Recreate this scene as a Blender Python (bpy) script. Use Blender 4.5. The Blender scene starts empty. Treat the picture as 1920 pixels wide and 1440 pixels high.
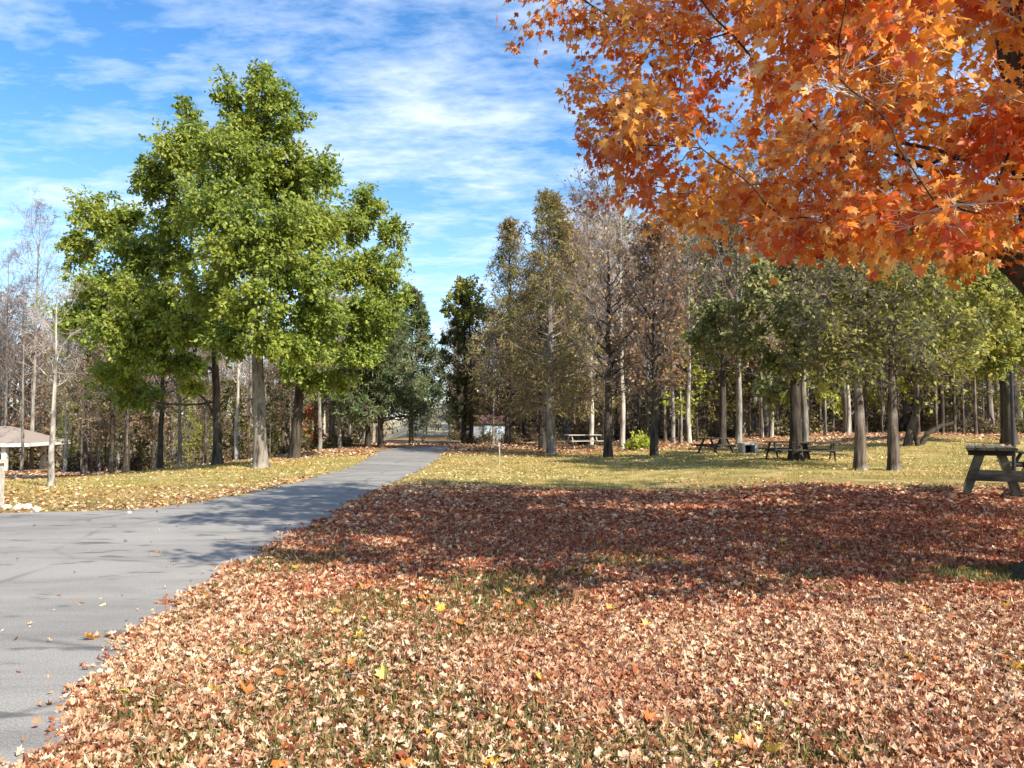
import bpy, math, random
import numpy as np
from math import radians, sin, cos, pi

random.seed(7)
S = bpy.context.scene
C = S.collection
F = 1450.0                      # focal length in photo pixels (1920 wide)
PITCH = math.atan(65.0 / F)
EYE = np.array([0.0, 0.0, 1.6])
SUN_AZ = np.array([-0.69, 0.724])     # the way shadows run over the ground
SUN_EL = radians(38.0)


# ------------------------------------------------------------------ terrain
def sst(t):
    t = np.clip(t, 0.0, 1.0)
    return t * t * (3 - 2 * t)


def gz(x, y):
    x = np.asarray(x, float); y = np.asarray(y, float)
    z = 0.27 * sst((x - 2.5) / 5.0) * sst((y - 6.5) / 5.5)
    bank = sst((x - 10.0) / 9.0) * sst((y - 25.0) / 9.0)
    z = z + 0.42 * bank
    drop = np.clip(y - 15.0, 0, 75)
    z = z - 0.052 * drop * sst((-x - 8.5) / 10.0)
    z = z + 5.2 * sst((y - 62.0) / 75.0)
    z = z + 0.035 * np.sin(x * 0.7 + 1.3) * np.sin(y * 0.55) * sst((y - 16) / 10)
    return z


def gzf(x, y):
    return float(gz(x, y))


def ray(px, py):
    xc = (px - 960.0) / F; yc = (720.0 - py) / F
    return np.array([xc, cos(PITCH) - sin(PITCH) * yc, sin(PITCH) + cos(PITCH) * yc])


def W(px, py, Y):
    d = ray(px, py)
    return EYE + d * (Y / d[1])


def G(px, py):
    d = ray(px, py)
    t = 2.0
    while t < 160:
        p = EYE + d * t
        if p[2] <= gzf(p[0], p[1]):
            break
        t += 0.05
    return np.array([p[0], p[1], gzf(p[0], p[1])])


def X(px, Y):
    return W(px, 785, Y)[0]


# ------------------------------------------------------------------ mesh helpers
class MB:
    """Collects batches of vertices and faces into one mesh."""
    def __init__(self):
        self.v = []; self.f = []; self.n = 0

    def add(self, verts, faces, mat=0, smooth=False):
        verts = np.asarray(verts, np.float32).reshape(-1, 3)
        faces = np.asarray(faces, np.int32)
        self.v.append(verts)
        self.f.append((faces + self.n, mat, smooth))
        self.n += len(verts)
        return self

    def mesh(self, name, mats):
        me = bpy.data.meshes.new(name)
        v = np.concatenate(self.v)
        me.vertices.add(len(v)); me.vertices.foreach_set("co", v.ravel())
        loops = []; starts = []; totals = []; mi = []; sm = []
        off = 0
        for f, m, s in self.f:
            k = f.shape[1]; n = f.shape[0]
            loops.append(f.ravel())
            starts.append(off + np.arange(n) * k)
            totals.append(np.full(n, k)); mi.append(np.full(n, m)); sm.append(np.full(n, s, bool))
            off += n * k
        loops = np.concatenate(loops).astype(np.int32)
        me.loops.add(len(loops)); me.loops.foreach_set("vertex_index", loops)
        starts = np.concatenate(starts).astype(np.int32)
        me.polygons.add(len(starts)); me.polygons.foreach_set("loop_start", starts)
        me.polygons.foreach_set("material_index", np.concatenate(mi).astype(np.int32))
        me.polygons.foreach_set("use_smooth", np.concatenate(sm))
        for m in mats:
            me.materials.append(m)
        me.update(calc_edges=True)
        me.validate()
        return me

    def build(self, name, mats, parent=None):
        if not isinstance(mats, (list, tuple)):
            mats = [mats]
        o = bpy.data.objects.new(name, self.mesh(name, mats))
        C.objects.link(o)
        o.parent = parent
        return o


def empty(name, loc, rz=0.0, sc=1.0):
    o = bpy.data.objects.new(name, None)
    C.objects.link(o)
    o.location = [float(q) for q in loc]; o.rotation_euler = (0, 0, rz); o.scale = (sc, sc, sc)
    o.empty_display_size = 0.3
    return o


def tag(o, label=None, cat=None, group=None, kind=None):
    if label: o["label"] = label
    if cat: o["category"] = cat
    if group: o["group"] = group
    if kind: o["kind"] = kind
    return o


def copy_tree(o, parent=None):
    c = o.copy(); C.objects.link(c); c.parent = parent
    for ch in list(o.children):
        copy_tree(ch, c)
    return c


def norm(a):
    return a / np.maximum(np.linalg.norm(a, axis=-1, keepdims=True), 1e-9)


def tubes(mb, pts, rad, k=6, mat=0, smooth=True, cap=False):
    """pts (N,n,3), rad (N,n): N tubes in one go."""
    pts = np.asarray(pts, float); rad = np.asarray(rad, float)
    if pts.ndim == 2:
        pts = pts[None]; rad = rad[None]
    N, n, _ = pts.shape
    if N == 0:
        return
    t = np.empty_like(pts)
    t[:, 1:-1] = pts[:, 2:] - pts[:, :-2]; t[:, 0] = pts[:, 1] - pts[:, 0]; t[:, -1] = pts[:, -1] - pts[:, -2]
    t = norm(t)
    mean = norm(pts[:, -1] - pts[:, 0])
    ref = np.where(np.abs(mean[:, 2:3]) > 0.8, np.array([[1.0, 0, 0]]), np.array([[0, 0, 1.0]]))
    u = norm(np.cross(t, ref[:, None, :])); w = np.cross(t, u)
    a = np.arange(k) / k * 2 * pi
    ring = pts[:, :, None, :] + rad[:, :, None, None] * (np.cos(a)[None, None, :, None] * u[:, :, None, :] + np.sin(a)[None, None, :, None] * w[:, :, None, :])
    idx = np.arange(N * n * k).reshape(N, n, k)
    A = idx[:, :-1]; B = idx[:, 1:]
    fa = np.stack([A, np.roll(A, -1, 2), np.roll(B, -1, 2), B], -1).reshape(-1, 4)
    mb.add(ring.reshape(-1, 3), fa, mat, smooth)


def trunk_tube(mb, pts, rad, g, k=18, n=44, ridge=0.07, mat=0):
    """A bole with long ridges, knots and root buttresses."""
    m = len(pts)
    q = np.linspace(0, 1, n) ** 1.5 * (m - 1)
    P = np.stack([np.interp(q, np.arange(m), pts[:, j]) for j in range(3)], 1); r = np.interp(q, np.arange(m), rad)
    a = np.arange(k) / k * 2 * pi
    rid = g.normal(0, 1, k)[None] * 0.7 + np.cumsum(g.normal(0, 0.28, (n, k)), 0) * 0.6
    h = P[:, 2] - P[0, 2]
    nr_ = g.integers(4, 7); root = np.clip(np.cos(nr_ * a + g.random() * 6), -0.3, 1)[None] * (0.24 * np.exp(-h / (1.6 * r[-1] + 0.16)))[:, None]
    f = 1 + ridge * np.clip(rid, -2, 2) + root
    for _ in range(3):
        i, j = g.integers(4, n - 8), g.integers(0, k)
        f[i:i + 2, j] += 0.22
    ring = P[:, None] + (r[:, None] * f)[:, :, None] * np.stack([np.cos(a), np.sin(a), 0 * a], 1)[None]
    idx = np.arange(n * k).reshape(n, k); A = idx[:-1]; B = idx[1:]
    mb.add(ring.reshape(-1, 3), np.stack([A, np.roll(A, -1, 1), np.roll(B, -1, 1), B], -1).reshape(-1, 4), mat, True)


BOXF = [(0, 3, 2, 1), (4, 5, 6, 7), (0, 1, 5, 4), (1, 2, 6, 5), (2, 3, 7, 6), (3, 0, 4, 7)]


def box(mb, c, s, R=None, mat=0, jitter=0.0, bev=0.0):
    """Box with clipped edges: c centre, s full sizes, R rotation matrix."""
    hx, hy, hz = [q / 2 for q in s]
    v = np.array([(-hx, -hy, -hz), (hx, -hy, -hz), (hx, hy, -hz), (-hx, hy, -hz), (-hx, -hy, hz), (hx, -hy, hz), (hx, hy, hz), (-hx, hy, hz)])
    if jitter:
        v += np.random.default_rng(int(abs(c[0] * 997 + c[1] * 31 + c[2] * 7)) + 1).normal(0, jitter, v.shape)
    if R is not None:
        v = v @ np.asarray(R).T
    mb.add(v + np.asarray(c), BOXF, mat)


def rotm(axis, ang):
    c, s = cos(ang), sin(ang)
    return np.array({"x": [[1, 0, 0], [0, c, -s], [0, s, c]], "y": [[c, 0, s], [0, 1, 0], [-s, 0, c]], "z": [[c, -s, 0], [s, c, 0], [0, 0, 1]]}[axis])


# leaf templates: fans round an inner point; y is the length of the leaf
def fan(half, centre, cup, droop):
    right = [(x, y) for x, y in half]
    left = [(-x, y) for x, y in half[::-1] if x > 0]
    out = np.array(right + left)
    v = np.vstack([[centre], out])
    z = cup * np.abs(v[:, 0]) + droop * (v[:, 1] - 0.2) ** 2
    n = len(out)
    f = [(0, 1 + i, 1 + (i + 1) % n) for i in range(n)]
    v3 = np.column_stack([v[:, 0], v[:, 1], z])
    return v3, np.array(f)


MAPLE = fan([(0, 0), (0.24, -0.05), (0.2, 0.12), (0.52, 0.22), (0.36, 0.36), (0.47, 0.62), (0.2, 0.52), (0.13, 0.66), (0, 1.0)], (0, 0.32), -0.22, -0.28)
CURL_A = fan([(0, 0), (0.24, -0.05), (0.2, 0.12), (0.52, 0.22), (0.36, 0.36), (0.47, 0.62), (0.2, 0.52), (0.13, 0.66), (0, 1.0)], (0, 0.32), 0.75, 0.55)
CURL_B = fan([(0, 0), (0.3, 0.0), (0.2, 0.14), (0.55, 0.3), (0.22, 0.45), (0.36, 0.68), (0.1, 0.62), (0, 1.0)], (0, 0.35), -0.6, -0.45)
CRUMP = fan([(0, 0), (0.22, 0.02), (0.16, 0.2), (0.4, 0.34), (0.2, 0.5), (0.26, 0.72), (0, 0.9)], (0.03, 0.36), 1.4, 0.9)
CRUMP2 = fan([(0, 0), (0.26, 0.1), (0.12, 0.3), (0.34, 0.55), (0.1, 0.66), (0, 0.95)], (-0.02, 0.4), -1.2, -0.9)
SHRED = fan([(0, 0), (0.15, 0.1), (0.05, 0.3), (0.24, 0.42), (0.1, 0.6), (0.13, 0.85), (0, 1.1)], (0.02, 0.45), 2.2, -1.0)
STAR = fan([(0, 0), (0.42, 0.12), (0.24, 0.34), (0.4, 0.62), (0, 1.0)], (0, 0.36), 0.45, 0.2)
LOBED = fan([(0, 0), (0.3, 0.25), (0.2, 0.5), (0.3, 0.75), (0, 1.0)], (0, 0.5), -0.3, -0.25)
KITE = (np.array([(0, 0, 0), (0.34, 0.45, -0.08), (0, 1, -0.15), (-0.34, 0.45, -0.08)]), np.array([(0, 1, 2), (0, 2, 3)]))
NEEDLE = (np.array([(0, 0, 0), (0.10, 0.5, -0.02), (0, 1, -0.08), (-0.10, 0.5, -0.02)]), np.array([(0, 1, 2), (0, 2, 3)]))
BLADE = (np.array([(-0.07, 0, 0), (0.07, 0, 0), (0.05, 0.55, 0.05), (0, 1, 0.25)]), np.array([(0, 1, 2), (0, 2, 3)]))


def scatter(mb, tpl, pos, ydir, nrm, size, mat=0):
    """Copies template tpl to every pos; ydir: leaf direction, nrm: approximate face normal."""
    tv, tf = tpl
    N = len(pos)
    if N == 0:
        return
    y = norm(ydir); x = norm(np.cross(y, nrm)); z = np.cross(x, y)
    size = np.broadcast_to(np.asarray(size, float), (N,))
    v = (tv[None, :, 0:1] * x[:, None, :] + tv[None, :, 1:2] * y[:, None, :] + tv[None, :, 2:3] * z[:, None, :]) * size[:, None, None] + pos[:, None, :]
    f = tf[None] + (np.arange(N) * len(tv))[:, None, None]
    mb.add(v.reshape(-1, 3), f.reshape(-1, tf.shape[1]), mat)


def rdir(g, n):
    return norm(g.normal(size=(n, 3)))


# ------------------------------------------------------------------ materials
def new_mat(name):
    m = bpy.data.materials.new(name); m.use_nodes = True
    nt = m.node_tree; nt.nodes.clear()
    out = nt.nodes.new("ShaderNodeOutputMaterial")
    return m, nt, out


def N(nt, t, **kw):
    n = nt.nodes.new(t)
    for k, v in kw.items():
        setattr(n, k, v)
    return n


def setin(n, **kw):
    for k, v in kw.items():
        n.inputs[k.replace("_", " ")].default_value = v
    return n


def ramp(nt, fac, stops, interp="LINEAR"):
    r = N(nt, "ShaderNodeValToRGB"); r.color_ramp.interpolation = interp
    els = r.color_ramp.elements
    while len(els) < len(stops):
        els.new(0.5)
    for e, (p, c) in zip(els, stops):
        e.position = p; e.color = (c[0], c[1], c[2], 1)
    if fac is not None:
        nt.links.new(fac, r.inputs[0])
    return r.outputs[0]


def noise(nt, scale, vec=None, detail=4, rough=0.55, dist=0.0):
    n = N(nt, "ShaderNodeTexNoise"); setin(n, Scale=scale, Detail=detail, Roughness=rough, Distortion=dist)
    if vec is not None:
        nt.links.new(vec, n.inputs["Vector"])
    return n.outputs[0]


def mix(nt, fac, a, b, mode="MIX"):
    m = N(nt, "ShaderNodeMix", data_type="RGBA", blend_type=mode)
    for sock, val in ((m.inputs[0], fac), (m.inputs[6], a), (m.inputs[7], b)):
        if isinstance(val, (int, float)):
            sock.default_value = val
        elif isinstance(val, tuple):
            sock.default_value = (*val, 1)
        else:
            nt.links.new(val, sock)
    return m.outputs[2]


def math_(nt, op, a, b=None):
    m = N(nt, "ShaderNodeMath", operation=op)
    for i, q in enumerate((a, b)):
        if q is None: continue
        if isinstance(q, (int, float)): m.inputs[i].default_value = q
        else: nt.links.new(q, m.inputs[i])
    return m.outputs[0]


def texco(nt, kind="Object", scale=(1, 1, 1)):
    t = N(nt, "ShaderNodeTexCoord"); mp = N(nt, "ShaderNodeMapping")
    mp.inputs["Scale"].default_value = scale
    nt.links.new(t.outputs[kind], mp.inputs[0])
    return mp.outputs[0]


def leaf_mat(name, stops, translucent=0.4, gloss=0.03, patch=None, patch_scale=0.5, rough=0.5, objvar=0.0, outer=None, patch2=None):
    """Leaves: each leaf its own hue out of a ramp, patches of the crown turning another hue; light passes through."""
    m, nt, out = new_mat(name)
    geo = N(nt, "ShaderNodeNewGeometry")
    col = ramp(nt, geo.outputs["Random Per Island"], stops)
    if patch:
        nz = noise(nt, patch_scale, texco(nt), 2)
        fac = ramp(nt, nz, [(0.46, (0, 0, 0)), (0.62, (1, 1, 1))])
        col = mix(nt, math_(nt, "MULTIPLY", fac, patch[1]), col, patch[0])
    if patch2:
        nz2 = noise(nt, patch_scale * 1.7, texco(nt, "Object", (1.1, 0.9, 1.0)), 3)
        fac = ramp(nt, nz2, [(0.52, (0, 0, 0)), (0.64, (1, 1, 1))])
        col = mix(nt, math_(nt, "MULTIPLY", fac, patch2[1]), col, patch2[0])
    if outer:
        sx = N(nt, "ShaderNodeSeparateXYZ"); nt.links.new(texco(nt), sx.inputs[0])
        mr = N(nt, "ShaderNodeMapRange"); setin(mr, From_Min=outer[1], From_Max=outer[2], To_Max=outer[3]); nt.links.new(sx.outputs[0], mr.inputs[0])
        col = mix(nt, mr.outputs[0], col, outer[0])
    if objvar:
        oi = N(nt, "ShaderNodeObjectInfo")
        hs = N(nt, "ShaderNodeHueSaturation")
        nt.links.new(col, hs.inputs["Color"])
        nt.links.new(math_(nt, "ADD", math_(nt, "MULTIPLY", oi.outputs["Random"], objvar), 0.5 - objvar / 2), hs.inputs["Hue"])
        nt.links.new(math_(nt, "ADD", math_(nt, "MULTIPLY", oi.outputs["Random"], 0.5), 0.75), hs.inputs["Value"])
        col = hs.outputs[0]
    d = N(nt, "ShaderNodeBsdfDiffuse"); t = N(nt, "ShaderNodeBsdfTranslucent"); gl = N(nt, "ShaderNodeBsdfGlossy")
    gl.inputs["Roughness"].default_value = rough
    nt.links.new(col, d.inputs[0]); nt.links.new(col, t.inputs[0])
    m1 = N(nt, "ShaderNodeMixShader"); m1.inputs[0].default_value = translucent
    nt.links.new(d.outputs[0], m1.inputs[1]); nt.links.new(t.outputs[0], m1.inputs[2])
    m2 = N(nt, "ShaderNodeMixShader"); m2.inputs[0].default_value = gloss
    nt.links.new(m1.outputs[0], m2.inputs[1]); nt.links.new(gl.outputs[0], m2.inputs[2])
    nt.links.new(m2.outputs[0], out.inputs[0])
    return m


def bark_mat(name, a, b, moss=None, scale=9.0, stretch=0.16, bump=0.6, objvar=0.25):
    m, nt, out = new_mat(name)
    v = texco(nt, "Object", (1, 1, stretch))
    n1 = noise(nt, scale, v, 6, 0.62, 0.4)
    n2 = noise(nt, scale * 0.18, texco(nt, "Object"), 3)
    col = ramp(nt, n1, [(0.38, a), (0.60, b)])
    if moss:
        col = mix(nt, ramp(nt, n2, [(0.5, (0, 0, 0)), (0.66, (0.75, 0.75, 0.75))]), col, moss)
    else:
        col = mix(nt, ramp(nt, n2, [(0.45, (0, 0, 0)), (0.7, (0.5, 0.5, 0.5))]), col, tuple(min(1, q * 1.5) for q in b))
    oi = N(nt, "ShaderNodeObjectInfo"); hs = N(nt, "ShaderNodeHueSaturation")
    nt.links.new(col, hs.inputs["Color"])
    nt.links.new(math_(nt, "ADD", math_(nt, "MULTIPLY", oi.outputs["Random"], objvar * 2), 1 - objvar), hs.inputs["Value"])
    bs = N(nt, "ShaderNodeBsdfPrincipled"); setin(bs, Roughness=0.9)
    bs.inputs["Specular IOR Level"].default_value = 0.2
    nt.links.new(hs.outputs[0], bs.inputs["Base Color"])
    bp = N(nt, "ShaderNodeBump"); setin(bp, Strength=0.9, Distance=0.06)
    nt.links.new(n1, bp.inputs["Height"]); nt.links.new(bp.outputs[0], bs.inputs["Normal"])
    nt.links.new(bs.outputs[0], out.inputs[0])
    return m


def plain_mat(name, a, b, scale=6.0, rough=0.8, bump=0.2, stretch=(1, 1, 1), metal=0.0):
    m, nt, out = new_mat(name)
    n1 = noise(nt, scale, texco(nt, "Object", stretch), 6, 0.6, 0.2)
    bs = N(nt, "ShaderNodeBsdfPrincipled"); setin(bs, Roughness=rough, Metallic=metal)
    nt.links.new(ramp(nt, n1, [(0.35, a), (0.68, b)]), bs.inputs["Base Color"])
    bp = N(nt, "ShaderNodeBump"); setin(bp, Strength=bump, Distance=0.01)
    nt.links.new(n1, bp.inputs["Height"]); nt.links.new(bp.outputs[0], bs.inputs["Normal"])
    nt.links.new(bs.outputs[0], out.inputs[0])
    return m


M = {}
M["bark_oak"] = bark_mat("bark_oak", (0.06, 0.048, 0.036), (0.30, 0.255, 0.20), (0.42, 0.37, 0.29))
M["bark_dark"] = bark_mat("bark_dark", (0.022, 0.017, 0.013), (0.085, 0.068, 0.05))
M["bark_pale"] = bark_mat("bark_pale", (0.22, 0.19, 0.15), (0.5, 0.45, 0.37), scale=6)
M["bark_grey"] = bark_mat("bark_grey", (0.09, 0.075, 0.06), (0.27, 0.235, 0.19))
M["bark_maple"] = bark_mat("bark_maple", (0.02, 0.015, 0.012), (0.09, 0.07, 0.055), (0.06, 0.065, 0.035))
M["bark_brown"] = bark_mat("bark_brown", (0.04, 0.03, 0.022), (0.16, 0.125, 0.095), (0.24, 0.22, 0.18))
M["twig_brown"] = bark_mat("twig_brown", (0.12, 0.085, 0.055), (0.26, 0.195, 0.135))
M["bark_blotch"] = bark_mat("bark_blotch", (0.06, 0.05, 0.04), (0.38, 0.34, 0.28), scale=5, stretch=0.5)
M["twig_pale"] = bark_mat("twig_pale", (0.22, 0.17, 0.14), (0.50, 0.43, 0.36))
M["twig_grey"] = bark_mat("twig_grey", (0.12, 0.095, 0.085), (0.25, 0.205, 0.18))
M["leaf_maple"] = leaf_mat("leaf_maple", [(0.0, (0.36, 0.07, 0.016)), (0.18, (0.62, 0.14, 0.018)), (0.45, (0.80, 0.26, 0.03)), (0.72, (0.86, 0.40, 0.06)), (0.9, (0.88, 0.56, 0.15)), (1.0, (0.88, 0.70, 0.32))],
                           0.5, 0.035, ((0.60, 0.07, 0.012), 0.75), 0.5, patch2=((0.90, 0.50, 0.07), 0.7), outer=((0.38, 0.10, 0.045), -3.6, -6.2, 0.55))
M["leaf_oak"] = leaf_mat("leaf_oak", [(0.0, (0.09, 0.14, 0.02)), (0.4, (0.19, 0.26, 0.03)), (0.75, (0.30, 0.37, 0.042)), (1.0, (0.44, 0.46, 0.075))],
                         0.5, 0.03, ((0.36, 0.38, 0.045), 0.6), 0.33)
M["leaf_oakyellow"] = leaf_mat("leaf_oakyellow", [(0.0, (0.08, 0.10, 0.02)), (0.5, (0.19, 0.22, 0.035)), (0.85, (0.32, 0.33, 0.05)), (1.0, (0.46, 0.38, 0.07))], 0.4, 0.03, ((0.42, 0.36, 0.06), 0.6), 0.45)
M["leaf_yellow"] = leaf_mat("leaf_yellow", [(0.0, (0.22, 0.30, 0.03)), (0.6, (0.42, 0.46, 0.05)), (1.0, (0.55, 0.52, 0.06))], 0.45)
M["leaf_olive"] = leaf_mat("leaf_olive", [(0.0, (0.06, 0.07, 0.02)), (0.5, (0.15, 0.16, 0.04)), (0.85, (0.25, 0.235, 0.07)), (1.0, (0.34, 0.25, 0.09))], 0.35, 0.02,
                           ((0.24, 0.20, 0.09), 0.5), 0.4, objvar=0.03)
M["leaf_rust"] = leaf_mat("leaf_rust", [(0.0, (0.16, 0.085, 0.04)), (0.5, (0.32, 0.18, 0.08)), (0.85, (0.42, 0.26, 0.12)), (1.0, (0.46, 0.34, 0.14))], 0.4, 0.02, objvar=0.03)
M["leaf_pine"] = leaf_mat("leaf_pine", [(0.0, (0.05, 0.085, 0.03)), (0.6, (0.12, 0.16, 0.055)), (1.0, (0.22, 0.24, 0.09))], 0.3, 0.02, ((0.22, 0.18, 0.10), 0.5), 0.5, objvar=0.02)
M["leaf_brownpine"] = leaf_mat("leaf_brownpine", [(0.0, (0.13, 0.10, 0.035)), (0.5, (0.27, 0.21, 0.08)), (1.0, (0.42, 0.30, 0.13))], 0.35, 0.02, ((0.19, 0.20, 0.06), 0.6), 0.5)
M["leaf_red"] = leaf_mat("leaf_red", [(0.0, (0.35, 0.04, 0.02)), (0.6, (0.55, 0.09, 0.03)), (1.0, (0.6, 0.2, 0.05))], 0.45)
M["leaf_shrub"] = leaf_mat("leaf_shrub", [(0.0, (0.07, 0.065, 0.025)), (0.5, (0.19, 0.15, 0.065)), (1.0, (0.36, 0.27, 0.13))], 0.35, objvar=0.04)
M["litter"] = leaf_mat("litter", [(0.0, (0.09, 0.035, 0.018)), (0.14, (0.28, 0.08, 0.04)), (0.32, (0.43, 0.20, 0.09)), (0.5, (0.58, 0.34, 0.18)), (0.76, (0.73, 0.51, 0.32)), (1.0, (0.82, 0.65, 0.45))],
                       0.22, 0.02, ((0.38, 0.13, 0.055), 0.4), 0.3)
M["litter_shade_red"] = leaf_mat("litter_shade_red", [(0.0, (0.18, 0.045, 0.025)), (0.35, (0.36, 0.10, 0.05)), (0.7, (0.50, 0.18, 0.085)), (1.0, (0.62, 0.32, 0.16))], 0.25, 0.02)
M["litter_fresh"] = leaf_mat("litter_fresh", [(0.0, (0.42, 0.10, 0.02)), (0.4, (0.62, 0.20, 0.03)), (0.75, (0.72, 0.42, 0.05)), (1.0, (0.76, 0.62, 0.12))], 0.25, 0.05)
M["litter_far"] = leaf_mat("litter_far", [(0.0, (0.34, 0.17, 0.08)), (0.35, (0.56, 0.37, 0.16)), (0.75, (0.70, 0.53, 0.23)), (1.0, (0.80, 0.66, 0.33))], 0.2, 0.04)
M["grass"] = leaf_mat("grass", [(0.0, (0.06, 0.075, 0.018)), (0.4, (0.13, 0.14, 0.035)), (0.7, (0.26, 0.22, 0.07)), (1.0, (0.48, 0.38, 0.17))], 0.35, 0.02)
M["grass_far"] = leaf_mat("grass_far", [(0.0, (0.15, 0.15, 0.03)), (0.5, (0.33, 0.28, 0.06)), (1.0, (0.56, 0.43, 0.13))], 0.3, 0.02, ((0.52, 0.33, 0.10), 0.6), 0.25)
M["wood_old"] = plain_mat("wood_old", (0.05, 0.046, 0.026), (0.16, 0.152, 0.095), 7, 0.85, 0.5, (1, 0.15, 1))
M["wood_dark"] = plain_mat("wood_dark", (0.02, 0.017, 0.013), (0.065, 0.056, 0.042), 8, 0.85, 0.5, (0.2, 1, 1))
M["wood_pale"] = plain_mat("wood_pale", (0.3, 0.27, 0.22), (0.48, 0.44, 0.37), 8, 0.85, 0.4, (0.2, 1, 1))
M["white_paint"] = plain_mat("white_paint", (0.66, 0.63, 0.57), (0.8, 0.78, 0.72), 5, 0.6, 0.1)
M["grey_paint"] = plain_mat("grey_paint", (0.26, 0.28, 0.29), (0.38, 0.40, 0.42), 5, 0.7, 0.1)
M["shingle"] = plain_mat("shingle", (0.24, 0.18, 0.14), (0.36, 0.28, 0.22), 14, 0.9, 0.4)
M["stone"] = plain_mat("stone", (0.42, 0.38, 0.30), (0.70, 0.65, 0.54), 7, 0.9, 0.6)
M["black_metal"] = plain_mat("black_metal", (0.012, 0.012, 0.013), (0.03, 0.03, 0.03), 20, 0.5, 0.1)
M["concrete"] = plain_mat("concrete", (0.36, 0.34, 0.30), (0.56, 0.53, 0.47), 9, 0.9, 0.3)
M["soot"] = plain_mat("soot", (0.012, 0.011, 0.01), (0.03, 0.028, 0.025), 9, 0.95, 0.3)
M["pale_blue"] = plain_mat("pale_blue", (0.42, 0.52, 0.56), (0.58, 0.68, 0.72), 4, 0.6, 0.1)
M["roof_brown"] = plain_mat("roof_brown", (0.09, 0.045, 0.03), (0.16, 0.08, 0.055), 10, 0.9, 0.3)


def ground_mat():
    m, nt, out = new_mat("ground")
    v = texco(nt, "Object")
    big = noise(nt, 0.16, v, 4, 0.55, 0.3)
    mid = noise(nt, 1.3, v, 6, 0.65)
    fine = noise(nt, 26.0, v, 6, 0.7)
    grass = ramp(nt, fine, [(0.3, (0.08, 0.08, 0.022)), (0.5, (0.21, 0.19, 0.05)), (0.72, (0.42, 0.34, 0.11))])
    leafy = ramp(nt, fine, [(0.3, (0.10, 0.045, 0.022)), (0.5, (0.30, 0.16, 0.075)), (0.72, (0.52, 0.33, 0.16))])
    dry = ramp(nt, fine, [(0.3, (0.34, 0.24, 0.085)), (0.7, (0.62, 0.49, 0.20))])
    col = mix(nt, ramp(nt, mid, [(0.38, (0, 0, 0)), (0.62, (1, 1, 1))]), grass, dry)
    # leaf mat under the maple and beneath the woods (further than the lawn)
    sep = N(nt, "ShaderNodeSeparateXYZ"); nt.links.new(v, sep.inputs[0])
    yy = math_(nt, "ADD", sep.outputs[1], math_(nt, "MULTIPLY", math_(nt, "SUBTRACT", big, 0.5), 14.0))
    far = N(nt, "ShaderNodeMapRange"); setin(far, From_Min=33.0, From_Max=38.0); nt.links.new(yy, far.inputs[0])
    near = N(nt, "ShaderNodeMapRange"); setin(near, From_Min=21.0, From_Max=15.0); nt.links.new(yy, near.inputs[0])
    over = N(nt, "ShaderNodeMapRange"); setin(over, From_Min=900.0, From_Max=800.0); nt.links.new(yy, over.inputs[0])
    lf = math_(nt, "MAXIMUM", math_(nt, "MULTIPLY", near.outputs[0], 0.55), math_(nt, "MULTIPLY", math_(nt, "MULTIPLY", far.outputs[0], over.outputs[0]), 0.85))
    lf = math_(nt, "MULTIPLY", lf, ramp(nt, mid, [(0.25, (0.5, 0.5, 0.5)), (0.5, (1, 1, 1))]))
    col = mix(nt, lf, col, leafy)
    # straw-coloured meadow on the rise beyond
    mead = N(nt, "ShaderNodeMapRange"); setin(mead, From_Min=64.0, From_Max=72.0); nt.links.new(yy, mead.inputs[0])
    glade = N(nt, "ShaderNodeMapRange"); setin(glade, From_Min=0.075, From_Max=0.05)
    nt.links.new(math_(nt, "ABSOLUTE", math_(nt, "ADD", math_(nt, "DIVIDE", sep.outputs[0], math_(nt, "MAXIMUM", sep.outputs[1], 1.0)), 0.10)), glade.inputs[0])
    col = mix(nt, math_(nt, "MULTIPLY", mead.outputs[0], glade.outputs[0]), col, ramp(nt, mid, [(0.3, (0.34, 0.29, 0.17)), (0.7, (0.52, 0.45, 0.30))]))
    bs = N(nt, "ShaderNodeBsdfPrincipled"); setin(bs, Roughness=0.95); bs.inputs["Specular IOR Level"].default_value = 0.1
    nt.links.new(col, bs.inputs["Base Color"])
    bp = N(nt, "ShaderNodeBump"); setin(bp, Strength=0.9, Distance=0.03)
    nt.links.new(fine, bp.inputs["Height"]); nt.links.new(bp.outputs[0], bs.inputs["Normal"])
    nt.links.new(bs.outputs[0], out.inputs[0])
    return m


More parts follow.
